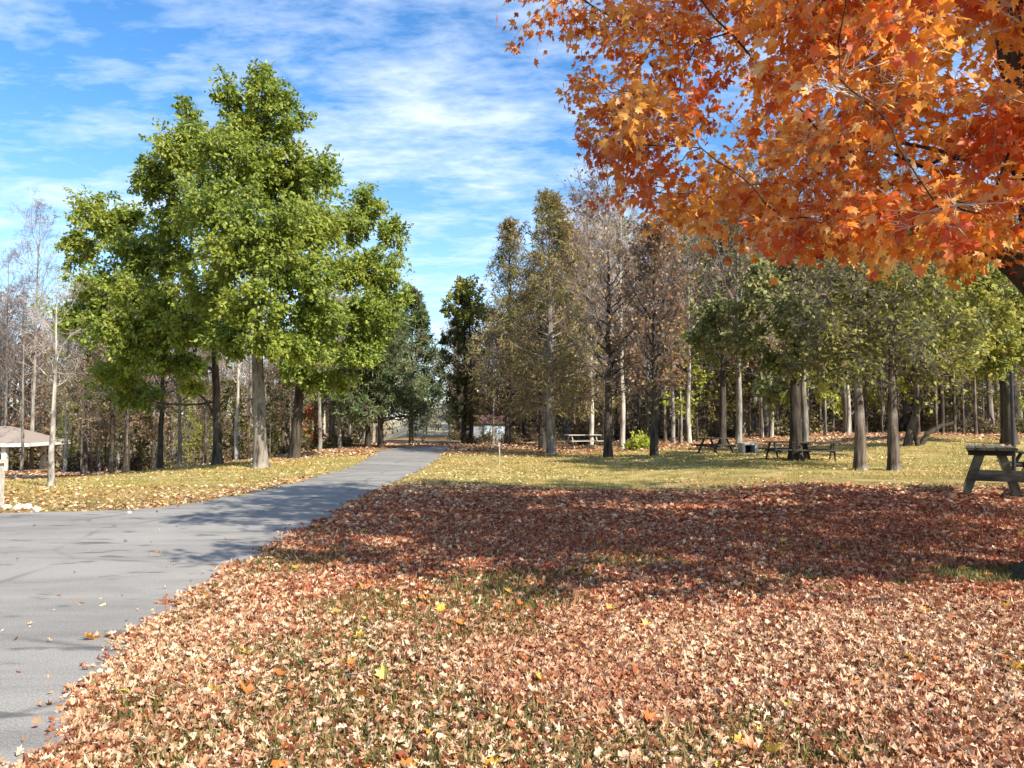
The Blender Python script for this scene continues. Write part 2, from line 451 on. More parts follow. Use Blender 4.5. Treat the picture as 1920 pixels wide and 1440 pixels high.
def road_mat():
    m, nt, out = new_mat("asphalt")
    v = texco(nt, "Object")
    big = noise(nt, 0.35, v, 5, 0.6, 0.5)
    streak = noise(nt, 0.9, texco(nt, "Object", (0.35, 1.3, 1)), 6, 0.65, 0.6)
    grain = noise(nt, 90.0, v, 3, 0.8)
    grit = N(nt, "ShaderNodeTexVoronoi"); setin(grit, Scale=75.0); nt.links.new(v, grit.inputs["Vector"])
    base = ramp(nt, big, [(0.3, (0.21, 0.195, 0.172)), (0.7, (0.315, 0.293, 0.258))])
    base = mix(nt, 0.65, base, ramp(nt, streak, [(0.34, (0.17, 0.158, 0.14)), (0.6, (0.325, 0.302, 0.267))]))
    base = mix(nt, 0.9, base, ramp(nt, grain, [(0.34, (0.5, 0.5, 0.5)), (0.5, (0.98, 0.98, 0.98)), (0.66, (1.4, 1.39, 1.36))]), "MULTIPLY")
    # cracks: thin wandering dark lines, only in places
    wv = N(nt, "ShaderNodeTexVoronoi", feature="DISTANCE_TO_EDGE"); setin(wv, Scale=0.33)
    warp = N(nt, "ShaderNodeMix", data_type="VECTOR"); warp.inputs[0].default_value = 0.12
    nz = N(nt, "ShaderNodeTexNoise"); setin(nz, Scale=1.6, Detail=5.0); nt.links.new(v, nz.inputs["Vector"])
    nt.links.new(v, warp.inputs[4]); nt.links.new(nz.outputs[1], warp.inputs[5]); nt.links.new(warp.outputs[1], wv.inputs["Vector"])
    cr = ramp(nt, wv.outputs[0], [(0.0, (1, 1, 1)), (0.016, (0, 0, 0))])
    cr = math_(nt, "MULTIPLY", cr, ramp(nt, noise(nt, 0.5, v, 2), [(0.42, (0, 0, 0)), (0.55, (0.5, 0.5, 0.5))]))
    base = mix(nt, cr, base, (0.045, 0.045, 0.045))
    spots = ramp(nt, noise(nt, 2.6, texco(nt, "Object", (0.6, 1.6, 1)), 3, 0.5), [(0.60, (0, 0, 0)), (0.68, (0.7, 0.7, 0.7))])
    base = mix(nt, spots, base, (0.075, 0.072, 0.068))
    bs = N(nt, "ShaderNodeBsdfPrincipled"); setin(bs, Roughness=0.88); bs.inputs["Specular IOR Level"].default_value = 0.25
    nt.links.new(base, bs.inputs["Base Color"])
    bp = N(nt, "ShaderNodeBump"); setin(bp, Strength=0.22, Distance=0.006)
    nt.links.new(grit.outputs[0], bp.inputs["Height"]); nt.links.new(bp.outputs[0], bs.inputs["Normal"])
    nt.links.new(bs.outputs[0], out.inputs[0])
    return m


M["ground"] = ground_mat()
M["asphalt"] = road_mat()
M["gravel_path"] = plain_mat("gravel_path", (0.34, 0.28, 0.21), (0.52, 0.45, 0.36), 12, 0.95, 0.4)

# ------------------------------------------------------------------ setting
def grid_sheet(name, xs, ys, mat, dz=0.0):
    Xg, Yg = np.meshgrid(xs, ys)
    v = np.stack([Xg, Yg, gz(Xg, Yg) + dz], -1).reshape(-1, 3)
    idx = np.arange(len(xs) * len(ys)).reshape(len(ys), len(xs))
    f = np.stack([idx[:-1, :-1], idx[:-1, 1:], idx[1:, 1:], idx[1:, :-1]], -1).reshape(-1, 4)
    return MB().add(v, f, 0, True).build(name, mat)


xs = np.concatenate([np.linspace(-900, -60, 22)[:-1], np.arange(-60, 60, 0.6), np.linspace(60, 900, 22)])
ys = np.concatenate([np.linspace(-60, -6, 10)[:-1], np.arange(-6, 70, 0.5), np.linspace(70, 160, 46)[:-1], np.linspace(160, 1500, 20)])
tag(grid_sheet("ground", xs, ys, M["ground"]), kind="structure")

# drive: left and right edge as a function of depth, read off where it runs on the ground
RE = np.array([(G(px, py)[1], G(px, py)[0]) for px, py in [(85, 1440), (165, 1320), (230, 1240), (320, 1152), (420, 1085), (510, 1030), (600, 984), (680, 938), (740, 906), (790, 882), (825, 858), (838, 846), (842, 838)]])
LE = np.array([(G(px, py)[1], G(px, py)[0]) for px, py in [(-900, 985), (0, 964), (150, 960), (250, 957), (330, 950), (450, 930), (560, 905), (640, 882), (686, 863), (700, 853), (716, 845), (748, 838)]])
RE = np.vstack([[-12.0, RE[0, 1] - 0.9], RE[:]])


def xr_(y):
    y = np.asarray(y, float)
    return np.interp(y, RE[:, 0], RE[:, 1]) + 0.05 * np.sin(y * 5.1) + 0.04 * np.sin(y * 11.7 + 1) + 0.025 * np.sin(y * 23.0)


def xl_(y):
    y = np.asarray(y, float)
    return np.where(y < LE[0, 0], -70.0, np.interp(y, LE[:, 0], LE[:, 1])) + 0.08 * np.sin(y * 4.3) + 0.05 * np.sin(y * 9.1)


def on_road(x, y, m=0.0):
    return (x > xl_(y) + m) & (x < xr_(y) - m) & (y < LE[-1, 0])


def strip(name, yv, lf, rf, mat, dz, k=28):
    t = np.linspace(0, 1, k)
    Xg = lf(yv)[:, None] * (1 - t) + rf(yv)[:, None] * t
    Yg = np.repeat(yv[:, None], k, 1)
    v = np.stack([Xg, Yg, gz(Xg, Yg) + dz], -1).reshape(-1, 3)
    idx = np.arange(len(yv) * k).reshape(len(yv), k)
    f = np.stack([idx[:-1, :-1], idx[:-1, 1:], idx[1:, 1:], idx[1:, :-1]], -1).reshape(-1, 4)
    return MB().add(v, f, 0, True).build(name, mat)


yv = np.concatenate([np.arange(-12, 2, 0.5), np.arange(2, 12.5, 0.06), np.arange(12.5, 15, 0.02), np.arange(15, LE[-1, 0], 0.1)])
tag(strip("road", yv, xl_, xr_, M["asphalt"], 0.012), kind="structure")
# pale lane crossing behind, and a dirt footpath by the left woods
yv = np.linspace(51.5, 54.5, 8)
tag(strip("lane", yv, lambda y: np.full_like(y, -14.0), lambda y: np.full_like(y, 6.0), M["gravel_path"], 0.02, 60), kind="structure")
fp = np.array([(G(px, py)[0], G(px, py)[1]) for px, py in [(-160, 906), (0, 894), (100, 886), (180, 872), (280, 860), (400, 851)]])
mbp = MB(); n = 90
tt = np.linspace(0, len(fp) - 1, n); cx = np.interp(tt, np.arange(len(fp)), fp[:, 0]); cy = np.interp(tt, np.arange(len(fp)), fp[:, 1])
rows = []
for off in np.linspace(-0.6, 0.6, 4):
    xx = cx + 0.1 * np.sin(tt * 3); yy_ = cy + off * (1 + 0.2 * np.sin(tt * 7 + off * 5))
    rows.append(np.stack([xx, yy_, gz(xx, yy_) + 0.03], -1))
v = np.stack(rows, 1)
idx = np.arange(n * 4).reshape(n, 4)
mbp.add(v, np.stack([idx[:-1, :-1], idx[1:, :-1], idx[1:, 1:], idx[:-1, 1:]], -1).reshape(-1, 4), 0, True)
tag(mbp.build("footpath", M["gravel_path"]), kind="structure")

# ------------------------------------------------------------------ tree generators
def children_of(g, pts, rad, n_per, s0, ratio, ang, n=4, up=0.0, droop=0.0, rr=0.55, taper=0.65, jit=0.06, lens=None, s1=0.98):
    """Side shoots along each parent tube: returns pts (M,n,3), rad (M,n), lens (M)."""
    Np, m, _ = pts.shape
    L = np.linalg.norm(pts[:, -1] - pts[:, 0], axis=1) if lens is None else lens
    par = np.repeat(np.arange(Np), n_per)
    s = s0 + (s1 - s0) * g.random(len(par))
    fi = s * (m - 1); i0 = np.minimum(fi.astype(int), m - 2); fr = (fi - i0)[:, None]
    a = pts[par, i0]; b = pts[par, i0 + 1]
    p0 = a * (1 - fr) + b * fr
    r0 = rad[par, i0] * (1 - fr[:, 0]) + rad[par, i0 + 1] * fr[:, 0]
    t = norm(b - a)
    q = rdir(g, len(par)); q = norm(q - t * (q * t).sum(1, keepdims=True))
    th = radians(ang) * (0.7 + 0.6 * g.random(len(par)))[:, None]
    d = norm(t * np.cos(th) + q * np.sin(th) + np.array([0, 0, up]))
    ln = L[par] * ratio * (1 - taper * s) * (0.7 + 0.6 * g.random(len(par)))
    u = np.linspace(0, 1, n)
    P = p0[:, None] + d[:, None] * (u[None, :, None] * ln[:, None, None])
    P[:, :, 2] -= droop * ln[:, None] * u[None] ** 2
    P[:, 1:] += g.normal(0, 1, (len(par), n - 1, 3)) * (jit * ln[:, None, None])
    R = np.clip(r0 * rr, 0.003, None)[:, None] * (1 - 0.75 * u[None])
    return P, R, ln


def trunk_line(g, base, top, n=12, wob=0.012, lean=None):
    u = np.linspace(0, 1, n)[:, None]
    base = np.asarray(base, float); top = np.asarray(top, float)
    P = base * (1 - u) + top * u
    H = np.linalg.norm(top - base)
    w = np.cumsum(g.normal(0, wob * H, (n, 3)), 0) * 0.5
    w -= w[0]; w[:, 2] = 0
    w *= (1 - u) * 0.6 + 0.4 * u
    return P + w


def flare(rad, hs, r0, k=0.55, h=0.5):
    return rad + r0 * k * np.exp(-hs / h)


def points_along(g, P, n_per, s0=0.25):
    Np, m, _ = P.shape
    par = np.repeat(np.arange(Np), n_per)
    fi = (s0 + (1 - s0) * g.random(len(par))) * (m - 1) * 0.999; i0 = fi.astype(int); fr = (fi - i0)[:, None]
    p = P[par, i0] * (1 - fr) + P[par, i0 + 1] * fr
    return p, norm(P[par, i0 + 1] - P[par, i0]), par


def put_leaves(g, mb, P, n_per, tpl, size, spread=0.05, mat=1, upw=0.7, out=0.8, droop=0.4, s0=0.2):
    p, t, _ = points_along(g, P, n_per, s0)
    p = p + g.normal(0, spread, p.shape)
    y = norm(t * out + rdir(g, len(p)) * 0.9 - np.array([0, 0, droop]))
    nr = norm(rdir(g, len(p)) * (1 - upw) + np.array([0.15, -0.35, 0.9]) * upw + rdir(g, len(p)) * 0.35)
    scatter(mb, tpl, p, y, nr, size * (0.65 + 0.7 * g.random(len(p))), mat)


def lobe_tree(name, seed, base, top, r0, lobes, bark, leaf, subs=26, twigs=4, per_twig=9, tpl=LOBED, size=0.15, n_forks=0, density=1.0, twig_mat=None, spread=0.06, trunk_top=0.9, limb_from=0.3, droop=0.35, upw=0.6, wob=0.008, flare_k=0.5, limb_k=0.42, tip_r=0.022, extra=(), sub_r=0.006):
    """A tree whose limbs reach out to the masses its crown is made of. lobes: (centre xyz, (rx, ry, rz)). Local origin = base."""
    g = np.random.default_rng(seed)
    base = np.asarray(base, float)
    root = empty(name, base)
    tl = trunk_line(g, (0, 0, -0.15), np.asarray(top) - base, 14, wob)
    H = tl[-1, 2]
    u = np.linspace(0, 1, 14)
    tr = r0 * (1 - 0.86 * u * trunk_top) ** 1.0
    tr = flare(tr, np.clip(tl[:, 2] + 0.15, 0, None), r0, flare_k, 0.35)
    tb = MB(); cb = MB()
    # finer low trunk
    uu = np.concatenate([np.linspace(0, 0.15, 7)[:-1], np.linspace(0.15, 1, 16)])
    tl2 = np.stack([np.interp(uu, u, tl[:, k]) for k in range(3)], 1)
    hz = tl2[:, 2] + 0.15
    tr2 = flare(r0 * (1 - 0.86 * uu * trunk_top), np.clip(hz, 0, None), r0, flare_k, 0.3)
    trunk_tube(tb, tl2, tr2, g)
    subsP = []; subsR = []
    cs = np.array([np.asarray(c, float) - base for c, _ in lobes]); rs = np.array([np.asarray(r_, float) for _, r_ in lobes])
    lo = limb_from * H
    order = np.argsort(np.hypot(cs[:, 0], cs[:, 1]) + 0.35 * np.abs(cs[:, 2] - lo))
    zs = np.linspace(lo, 0.95 * H, 40)
    nodes = [np.stack([np.interp(zs, tl[:, 2], tl[:, k]) for k in range(3)], 1)]
    cost = [np.abs(zs - lo) * 0.25]; own = [np.full(40, -1)]; nid = [np.interp(zs, tl[:, 2], np.arange(14))]
    limbs = {}; par = {}; att = {}
    for j in order:
        c = cs[j]
        nd = np.concatenate(nodes); co_ = np.concatenate(cost); ow = np.concatenate(own); ni = np.concatenate(nid)
        dv_ = c - nd; dist = np.linalg.norm(dv_, axis=1)
        slope = dv_[:, 2] / np.maximum(dist, 1e-3)          # shoots climb or run level, seldom dive
        q = int(np.argmin(dist + 0.22 * co_ + 1.2 * np.clip(-0.1 - slope, 0, 1) * dist))
        st = nd[q]
        uu = np.linspace(0, 1, 9)[:, None]
        D = dist[q]
        ln = st * (1 - uu) + c * uu + np.array([0, 0, 1.0]) * (0.10 * D) * np.sin(uu * pi) * g.uniform(-0.6, 1.0)
        ln[1:-1] += np.cumsum(g.normal(0, 0.022 * D, (7, 3)), 0) * np.sin(np.linspace(0, 1, 9)[1:-1, None] * pi)
        limbs[j] = ln; par[j] = int(ow[q]); att[j] = float(ni[q])
        nodes.append(ln[3:]); cost.append(co_[q] + D * np.linspace(3 / 8, 1, 6)); own.append(np.full(6, j)); nid.append(np.arange(3, 9.0))
    wt = {j: 1.0 for j in order}
    for j in order[::-1]:
        if par[j] >= 0: wt[par[j]] += wt[j]
    lr = {}
    for j in order:
        r_b = tip_r * math.sqrt(wt[j] + 1.5)
        r_p = np.interp(att[j], np.arange(14), tr) if par[j] < 0 else lr[par[j]][min(int(att[j]), 8)]
        r_b = min(r_b, 0.85 * r_p)
        r_e = max(0.3 * r_b, min(tip_r * 0.8, r_b))
        lr[j] = np.linspace(r_b, r_e, 9)
    tubes(tb, np.array([limbs[j] for j in order]), np.array([lr[j] for j in order]), 8)
    for e in extra:
        e = np.array(e) - base; q_ = np.linspace(0, len(e) - 1, 22)
        e = np.stack([np.interp(q_, np.arange(len(e)), e[:, k]) for k in range(3)], 1) + np.cumsum(g.normal(0, 0.012, (22, 3)), 0)
        tubes(tb, e, np.linspace(0.11, 0.02, 22), 9)
    for j in order:
        c = cs[j]; rr = rs[j]; ln = limbs[j]
        ns = max(6, int(subs * density * (rr[0] * rr[1] * rr[2]) ** (2 / 3.0)))
        d = rdir(g, ns); d[:, 2] = d[:, 2] * 0.9 + 0.1
        tgt = c + d * rr * (0.45 + 0.6 * g.random((ns, 1)))
        st = ln[g.integers(5, 9, ns)]
        uu = np.linspace(0, 1, 6)[None, :, None]
        sp = st[:, None] * (1 - uu) + tgt[:, None] * uu
        Ls = np.linalg.norm(tgt - st, axis=1)
        sp[:, 1:] += np.cumsum(g.normal(0, 0.04, (ns, 5, 3)), 1) * Ls[:, None, None]
        subsP.append(sp); subsR.append(np.clip(sub_r * Ls, 0.004, tip_r * 0.6)[:, None] * np.linspace(1, 0.3, 6)[None])
    SP = np.concatenate(subsP); SR = np.concatenate(subsR)
    tubes(cb, SP, SR, 4, 0)
    TP, TR, _ = children_of(g, SP, SR, twigs, 0.35, 0.55, 45, 4, 0.1, 0.15, taper=0.45, lens=np.clip(np.linalg.norm(SP[:, -1] - SP[:, 0], axis=1), 0.6, 1.6))
    tubes(cb, TP, np.minimum(TR, 0.008), 3, 0)
    put_leaves(g, cb, TP, per_twig, tpl, size, spread, 1, upw, 0.8, droop)
    put_leaves(g, cb, SP, max(2, per_twig // 2), tpl, size, spread, 1, upw, 0.6, droop, 0.5)
    tb.build("trunk", M[bark], root)
    cb.build("crown", [M[twig_mat or "twig_grey"], M[leaf]], root)
    return root


def shoot_tree(name, seed, H, r0, bark, leaf, crown_from=0.35, n_limb=26, limb_len=0.28, limb_ang=55, profile="round", droop=0.0, up=0.25, n2=7, n3=5, per_twig=3, tpl=KITE, size=0.13,
               twig="twig_grey", spread=0.05, lean=(0, 0), fork=False, n4=0, r_end=0.12, twig_r=0.006, wob=0.008, upw=0.5, base=(0, 0, 0), skip_leaves=False, n2r=0.5, rl_k=0.45):
    """A tree with a leader and limbs all the way up: pines, bare woodland trees, saplings. Origin at its base."""
    g = np.random.default_rng(seed)
    root = empty(name, base)
    tl = trunk_line(g, (0, 0, -0.3), (lean[0], lean[1], H), 16, wob)
    u = np.linspace(0, 1, 16)
    uu = np.concatenate([np.linspace(0, 0.12, 6)[:-1], np.linspace(0.12, 1, 18)])
    tl = np.stack([np.interp(uu, u, tl[:, k]) for k in range(3)], 1)
    tr = r0 * (1 - (1 - r_end) * uu); tr = flare(tr, np.clip(tl[:, 2], 0, None), r0, 0.22, 0.22)
    tb = MB(); cb = MB()
    trunk_tube(tb, tl, tr, g, 12, 30)
    s = crown_from + (0.985 - crown_from) * (np.arange(n_limb) + g.random(n_limb)) / n_limb
    az = np.arange(n_limb) * 2.39996 + g.normal(0, 0.5, n_limb)
    q = (s - crown_from) / (1 - crown_from)
    if profile == "cone":
        L = H * limb_len * (1 - q) ** 0.75 * (0.75 + 0.45 * g.random(n_limb)) + 0.25
    elif profile == "umbrella":
        L = H * limb_len * np.sqrt(np.clip(1 - (q * 0.9) ** 2, 0.05, 1)) * (0.6 + 0.6 * g.random(n_limb))
    else:
        L = H * limb_len * np.sin(pi * np.clip(q * 0.85 + 0.15, 0, 1)) ** 0.7 * (0.6 + 0.6 * g.random(n_limb)) + 0.3
    th = radians(limb_ang) * (1.15 - 0.55 * q)
    p0 = np.stack([np.interp(s, uu, tl[:, k]) for k in range(3)], 1)
    d = np.stack([np.cos(az) * np.sin(th), np.sin(az) * np.sin(th), np.cos(th)], 1)
    w = np.linspace(0, 1, 8)
    LP = p0[:, None] + d[:, None] * (w[None, :, None] * L[:, None, None])
    LP[:, :, 2] += (up - droop) * L[:, None] * w[None] ** 2
    LP[:, 1:] += np.cumsum(g.normal(0, 0.028, (n_limb, 7, 3)), 1) * L[:, None, None]
    rl = np.minimum(np.interp(s, uu, tr) * rl_k, 0.022 * L + 0.008)
    LR = rl[:, None] * (1 - 0.8 * w[None])
    tubes(tb, LP, LR, 6)
    BP, BR, BL = children_of(g, LP, LR, n2, 0.2, n2r, 48, 5, up * 0.5, droop, rr=0.6, lens=L)
    tubes(cb, BP, np.minimum(BR, 0.03), 4, 0)
    TP, TR, TL = children_of(g, BP, BR, n3, 0.2, 0.6, 42, 4, up * 0.5, droop * 0.7, lens=np.clip(BL, 0.5, 3), taper=0.4)
    tubes(cb, TP, np.clip(TR, twig_r * 0.6, twig_r * 1.6), 3, 0)
    last = TP
    if n4:
        QP, QR, _ = children_of(g, TP, TR, n4, 0.2, 0.6, 40, 3, 0.1, 0.0, lens=np.clip(TL, 0.35, 2), taper=0.4)
        tubes(cb, QP, np.full(QR.shape, twig_r * 0.6) * np.linspace(1, 0.4, 3), 3, 0)
        last = QP
    if not skip_leaves and per_twig:
        if per_twig < 1:
            last = last[g.random(len(last)) < per_twig]; per_twig = 1
        put_leaves(g, cb, last, int(per_twig), tpl, size, spread, 1, upw, 0.9, 0.25, 0.15)
    tb.build("trunk", M[bark], root)
    cb.build("crown", [M[twig], M[leaf]], root)
    return root


def lobe_px(lst, Y0):
    """(px, py, half-width px, half-height px, depth offset m, depth radius m) -> world lobes around depth Y0"""
    out = []
    for px, py, rx, ry, dy, rd in lst:
        Y = Y0 + dy
        out.append((W(px, py, Y), (rx * Y / F, rd, ry * Y / F)))
    return out

# =================================================================== TREES NEAR
# --- the maple at the right edge
mb_base = G(2050, 1092)
MX, MY, MZ = mb_base
g = np.random.default_rng(11)
lobes = []
cen = np.array([MX + 0.4, MY + 0.2, 6.2]); rad = np.array([6.6, 5.6, 4.0])
tries = 0
while len(lobes) < 190 and tries < 40000:
    tries += 1
    d = rdir(g, 1)[0]; p = cen + d * rad * g.random() ** 0.4
    if p[1] < 3.3 or p[2] > 9.0: continue
    px = 960 + F * p[0] / p[1]; py = 785 - F * (p[2] - 1.6) / p[1]; r_ = 0.85 * F / p[1]
    left = np.interp(py, [-400, 0, 150, 330, 440], [975, 945, 920, 955, 1050])
    low = np.interp(px, [980, 1090, 1250, 1500, 1750, 1920, 2400], [370, 430, 480, 492, 490, 500, 540])
    if px - 0.8 * r_ < left or py + 0.58 * r_ > low: continue
    if px < 1400 and p[1] < 6.0: continue
    if px < 1240 and g.random() < 0.35: continue
    if any(np.linalg.norm((p - q[0]) / np.array([1, 1, 0.8])) < 0.82 for q in lobes): continue
    lobes.append((p, (0.95, 0.95, 0.6)))
for px, py, dY in [(1890, 500, -.6), (1810, 478, -.9), (1720, 470, -1.1), (1640, 462, -1.3), (1560, 455, -1.0), (1470, 450, -.6), (1380, 452, 0.2), (1290, 448, 1.0), (1850, 440, -2.2), (1760, 430, -2.4), (1885, 210, -1.6), (1900, 310, -1.4), (1930, 260, -1.2)]:
    lobes.append((W(px, py - 40, MY + dY), (0.7, 0.7, 0.3)))
maple = lobe_tree("maple_tree", 21, mb_base, (MX - 1.0, MY + 0.1, 9.4), 0.25, lobes, "bark_maple", "leaf_maple", subs=17, twigs=6, per_twig=6, tpl=MAPLE, size=0.094,
                  twig_mat="twig_pale", spread=0.07, limb_from=0.27, droop=0.5, upw=0.45, flare_k=2.9, tip_r=0.015, sub_r=0.011, extra=[[W(2036, 620, MY), W(1950, 560, MY - .2), W(1880, 492, MY - .5), W(1800, 440, MY - .9), W(1730, 432, MY - 1.2), W(1660, 440, MY - 1.4)]])
tag(maple, "big orange red maple whose leafy crown hangs over the shaded leaves", "tree")

# --- the three green trees beside the drive
Apos = G(490, 877); YA = Apos[1]
A = lobe_tree("green_tree", 31, Apos, W(470, 190, YA), 0.225, lobe_px([
    (500, 190, 48, 55, 0.0, 1.2), (500, 150, 22, 28, 0.0, 0.6), (425, 180, 32, 42, 0.3, 0.9), (352, 205, 18, 42, 0.2, 0.6), (545, 225, 34, 60, -0.2, 0.9), (455, 250, 70, 55, 0.3, 1.4), (375, 265, 45, 45, 0.2, 1.1), (275, 320, 30, 34, 0.2, 0.6), (545, 300, 50, 50, 0.2, 1.1), (330, 290, 62, 60, -0.5, 1.4), (440, 300, 80, 65, -1.5, 1.6), (520, 320, 70, 65, 0.8, 1.6),
    (605, 330, 40, 55, 0.0, 1.0), (300, 350, 55, 50, 0.6, 1.2), (400, 400, 85, 60, -2.0, 1.6), (500, 420, 85, 65, -2.6, 1.8), (590, 430, 65, 60, -0.8, 1.5), (320, 420, 50, 45, 1.4, 1.3), (440, 480, 80, 55, -2.8, 1.5),
    (560, 520, 85, 60, -2.4, 1.7), (470, 570, 80, 50, -3.0, 1.4), (380, 540, 60, 50, -1.2, 1.4), (600, 590, 65, 50, -1.2, 1.4), (500, 640, 65, 42, -2.6, 1.2), (430, 640, 45, 40, -2.0, 1.0), (580, 650, 50, 36, -1.2, 1.1),
    (520, 480, 80, 60, 2.4, 1.6), (430, 360, 80, 60, 2.0, 1.6), (560, 380, 60, 60, 2.0, 1.4)], YA), "bark_oak", "leaf_oak", subs=40, twigs=5, per_twig=11, size=0.125, limb_from=0.2, tip_r=0.02)
tag(A, "tallest green leafy tree with pale sunlit trunk beside the drive", "tree")

Bpos = G(408, 872); YB = Bpos[1]
B = lobe_tree("green_tree", 32, Bpos, W(392, 430, YB), 0.17, lobe_px([
    (170, 400, 42, 48, 0.3, 1.0), (150, 470, 38, 45, 0.4, 0.9), (210, 430, 50, 50, -0.3, 1.2), (250, 490, 60, 55, -1.0, 1.4), (190, 540, 65, 45, -1.4, 1.4), (320, 480, 60, 50, -0.8, 1.4), (280, 560, 70, 50, -2.0, 1.5),
    (150, 600, 55, 42, -1.4, 1.2), (230, 620, 70, 45, -2.2, 1.4), (330, 620, 65, 50, -2.4, 1.4), (270, 670, 70, 36, -2.0, 1.2), (210, 700, 45, 32, -0.8, 0.9), (240, 745, 60, 28, 0.6, 1.0), (340, 690, 50, 30, -1.4, 0.9), (400, 600, 55, 55, -1.0, 1.3), (250, 395, 25, 35, 0.0, 0.6)], YB),
    "bark_dark", "leaf_oak", subs=44, twigs=5, per_twig=11, size=0.125, limb_from=0.25, wob=0.01)
tag(B, "dark slim trunked green tree whose crown spreads widest toward the woods", "tree")
# one turned limb low on it
gg = np.random.default_rng(5)
tb = MB()
c = W(362, 722, YB - 0.4) - Bpos
dd = rdir(gg, 46); sp = np.linspace(0, 1, 5)[None, :, None] * (dd * np.array([0.5, 0.45, 0.36]))[:, None] + c
tubes(tb, sp, np.full((46, 5), 0.006), 3, 0)
lim = np.array([W(405, 790, YB) - Bpos, W(390, 755, YB - .2) - Bpos, W(372, 738, YB - .3) - Bpos, c]); tubes(tb, lim, np.array([.05, .04, .03, .02]), 6, 0)
put_leaves(gg, tb, sp, 9, LOBED, 0.15, 0.06, 1)
yl = tb.build("turned_spray", [M["bark_dark"], M["leaf_yellow"]], B); yl["label"] = "bright yellow green leafy low limb"

Cpos = G(553, 860); YC = Cpos[1]
Ct = lobe_tree("green_tree", 33, Cpos, W(585, 380, YC), 0.2, lobe_px([
    (690, 385, 30, 48, 0.2, 1.0), (660, 430, 45, 50, -0.2, 1.2), (735, 440, 28, 48, 0.0, 0.9), (720, 510, 48, 50, -0.5, 1.3), (650, 510, 60, 50, -1.0, 1.4), (740, 560, 36, 40, 0.0, 1.0), (690, 590, 60, 45, -1.2, 1.4),
    (620, 600, 60, 45, -1.0, 1.3), (660, 660, 60, 38, -1.2, 1.2), (560, 690, 50, 36, -0.6, 1.1), (620, 720, 55, 30, -0.6, 1.0), (690, 650, 40, 36, -.4, 1.0)], YC),
    "bark_dark", "leaf_oak", subs=42, twigs=5, per_twig=10, size=0.135, limb_from=0.22)
tag(Ct, "green leafy tree with dark trunk nearest the bend of the drive", "tree")

# --- small bare tree at far left lawn edge
p = G(96, 912)
t = shoot_tree("bare_tree", 41, 4.6, 0.085, "bark_blotch", "leaf_rust", 0.5, 12, 0.2, 46, n2=6, n3=5, per_twig=0, skip_leaves=True, twig="twig_pale", base=p, up=0.2, twig_r=0.007)
tag(t, "slender bare tree with blotchy pale bark standing alone on the lawn edge", "tree")

# --- white pine pair by the bend
for k, (px, py, H, lab) in enumerate([(690, 840, 7.6, "grey green pine with thick level branches left of the pine pair at the bend"), (713, 840, 8.4, "taller grey green pine of the pair where the drive bends")]):
    p = G(px, py)
    t = shoot_tree("pine_tree", 50 + k, H, 0.17, "bark_dark", "leaf_pine", 0.22, 44, 0.34, 74, "cone", 0.05, 0.12, n2=9, n3=6, per_twig=8, tpl=NEEDLE, size=0.28, spread=0.05, base=p, upw=0.5)
    tag(t, lab.replace("left of the pine pair", "shorter one of the pine pair"), "tree", "grey green pines at the bend of the drive")
p = G(770, 832)
t = shoot_tree("pine_tree", 57, 9.6, 0.15, "bark_dark", "leaf_pine", 0.16, 50, 0.3, 70, "cone", 0.05, 0.12, n2=9, n3=6, per_twig=8, tpl=NEEDLE, size=0.3, base=p)
tag(t, "bright green pine leaning its boughs over the far end of the drive", "tree")

# --- middle stand
def place(px, py, **kw):
    p = G(px, py); kw["base"] = p
    return shoot_tree(**kw), p[1]


def hgt(px, py, top):
    p = G(px, py)
    return W(px, top, p[1])[2] - p[2]


t, Y = place(870, 831, name="ivy_tree", seed=61, H=hgt(870, 831, 535), r0=0.17, bark="bark_dark", leaf="leaf_olive", crown_from=0.12, n_limb=34, limb_len=0.14, n2=6, n3=6, per_twig=7, size=0.2)
tag(t, "narrow ivy covered tree with rounded green top beyond the drive's end", "tree")
Et = lobe_tree("green_crowned_tree", 62, G(884, 832), W(880, 560, 49), 0.14, lobe_px([(872, 540, 34, 24, 0, 1.2), (845, 572, 22, 28, 0, 0.9), (896, 575, 24, 30, 0, 1.0), (870, 590, 26, 24, 0, 0.9)], 49), "bark_dark", "leaf_oakyellow", subs=18, twigs=4, per_twig=7, size=0.2)
tag(Et, "small tree with bright green domed top standing against blue sky", "tree")
t, Y = place(952, 834, name="conifer", seed=63, H=hgt(952, 834, 415), r0=0.2, bark="bark_dark", leaf="leaf_brownpine", crown_from=0.12, n_limb=80, limb_len=0.2, limb_ang=66, profile="cone", droop=0.02, up=0.2, n2=7, n3=5, per_twig=4, tpl=NEEDLE, size=0.27, twig="twig_brown")
tag(t, "brown tinged conifer with pointed top next to the taller olive one", "tree")
t, Y = place(1033, 852, name="conifer", seed=64, H=hgt(1033, 852, 366), r0=0.2, bark="bark_grey", leaf="leaf_brownpine", crown_from=0.17, n_limb=84, limb_len=0.24, limb_ang=72, profile="cone", droop=0.06, up=0.14, n2=8, n3=5, per_twig=4, tpl=NEEDLE, size=0.25, twig="twig_brown")
tag(t, "tallest olive brown conifer with pointed top and grey trunk", "tree")
t, Y = place(1018, 845, name="conifer", seed=65, H=hgt(1018, 845, 520), r0=0.19, bark="bark_dark", leaf="leaf_brownpine", crown_from=0.25, n_limb=46, limb_len=0.26, limb_ang=76, profile="cone", droop=0.06, up=0.1, n2=8, n3=5, per_twig=4, tpl=NEEDLE, size=0.26, twig="twig_brown")
tag(t, "lower dark trunked conifer close against the tallest one's grey trunk", "tree")
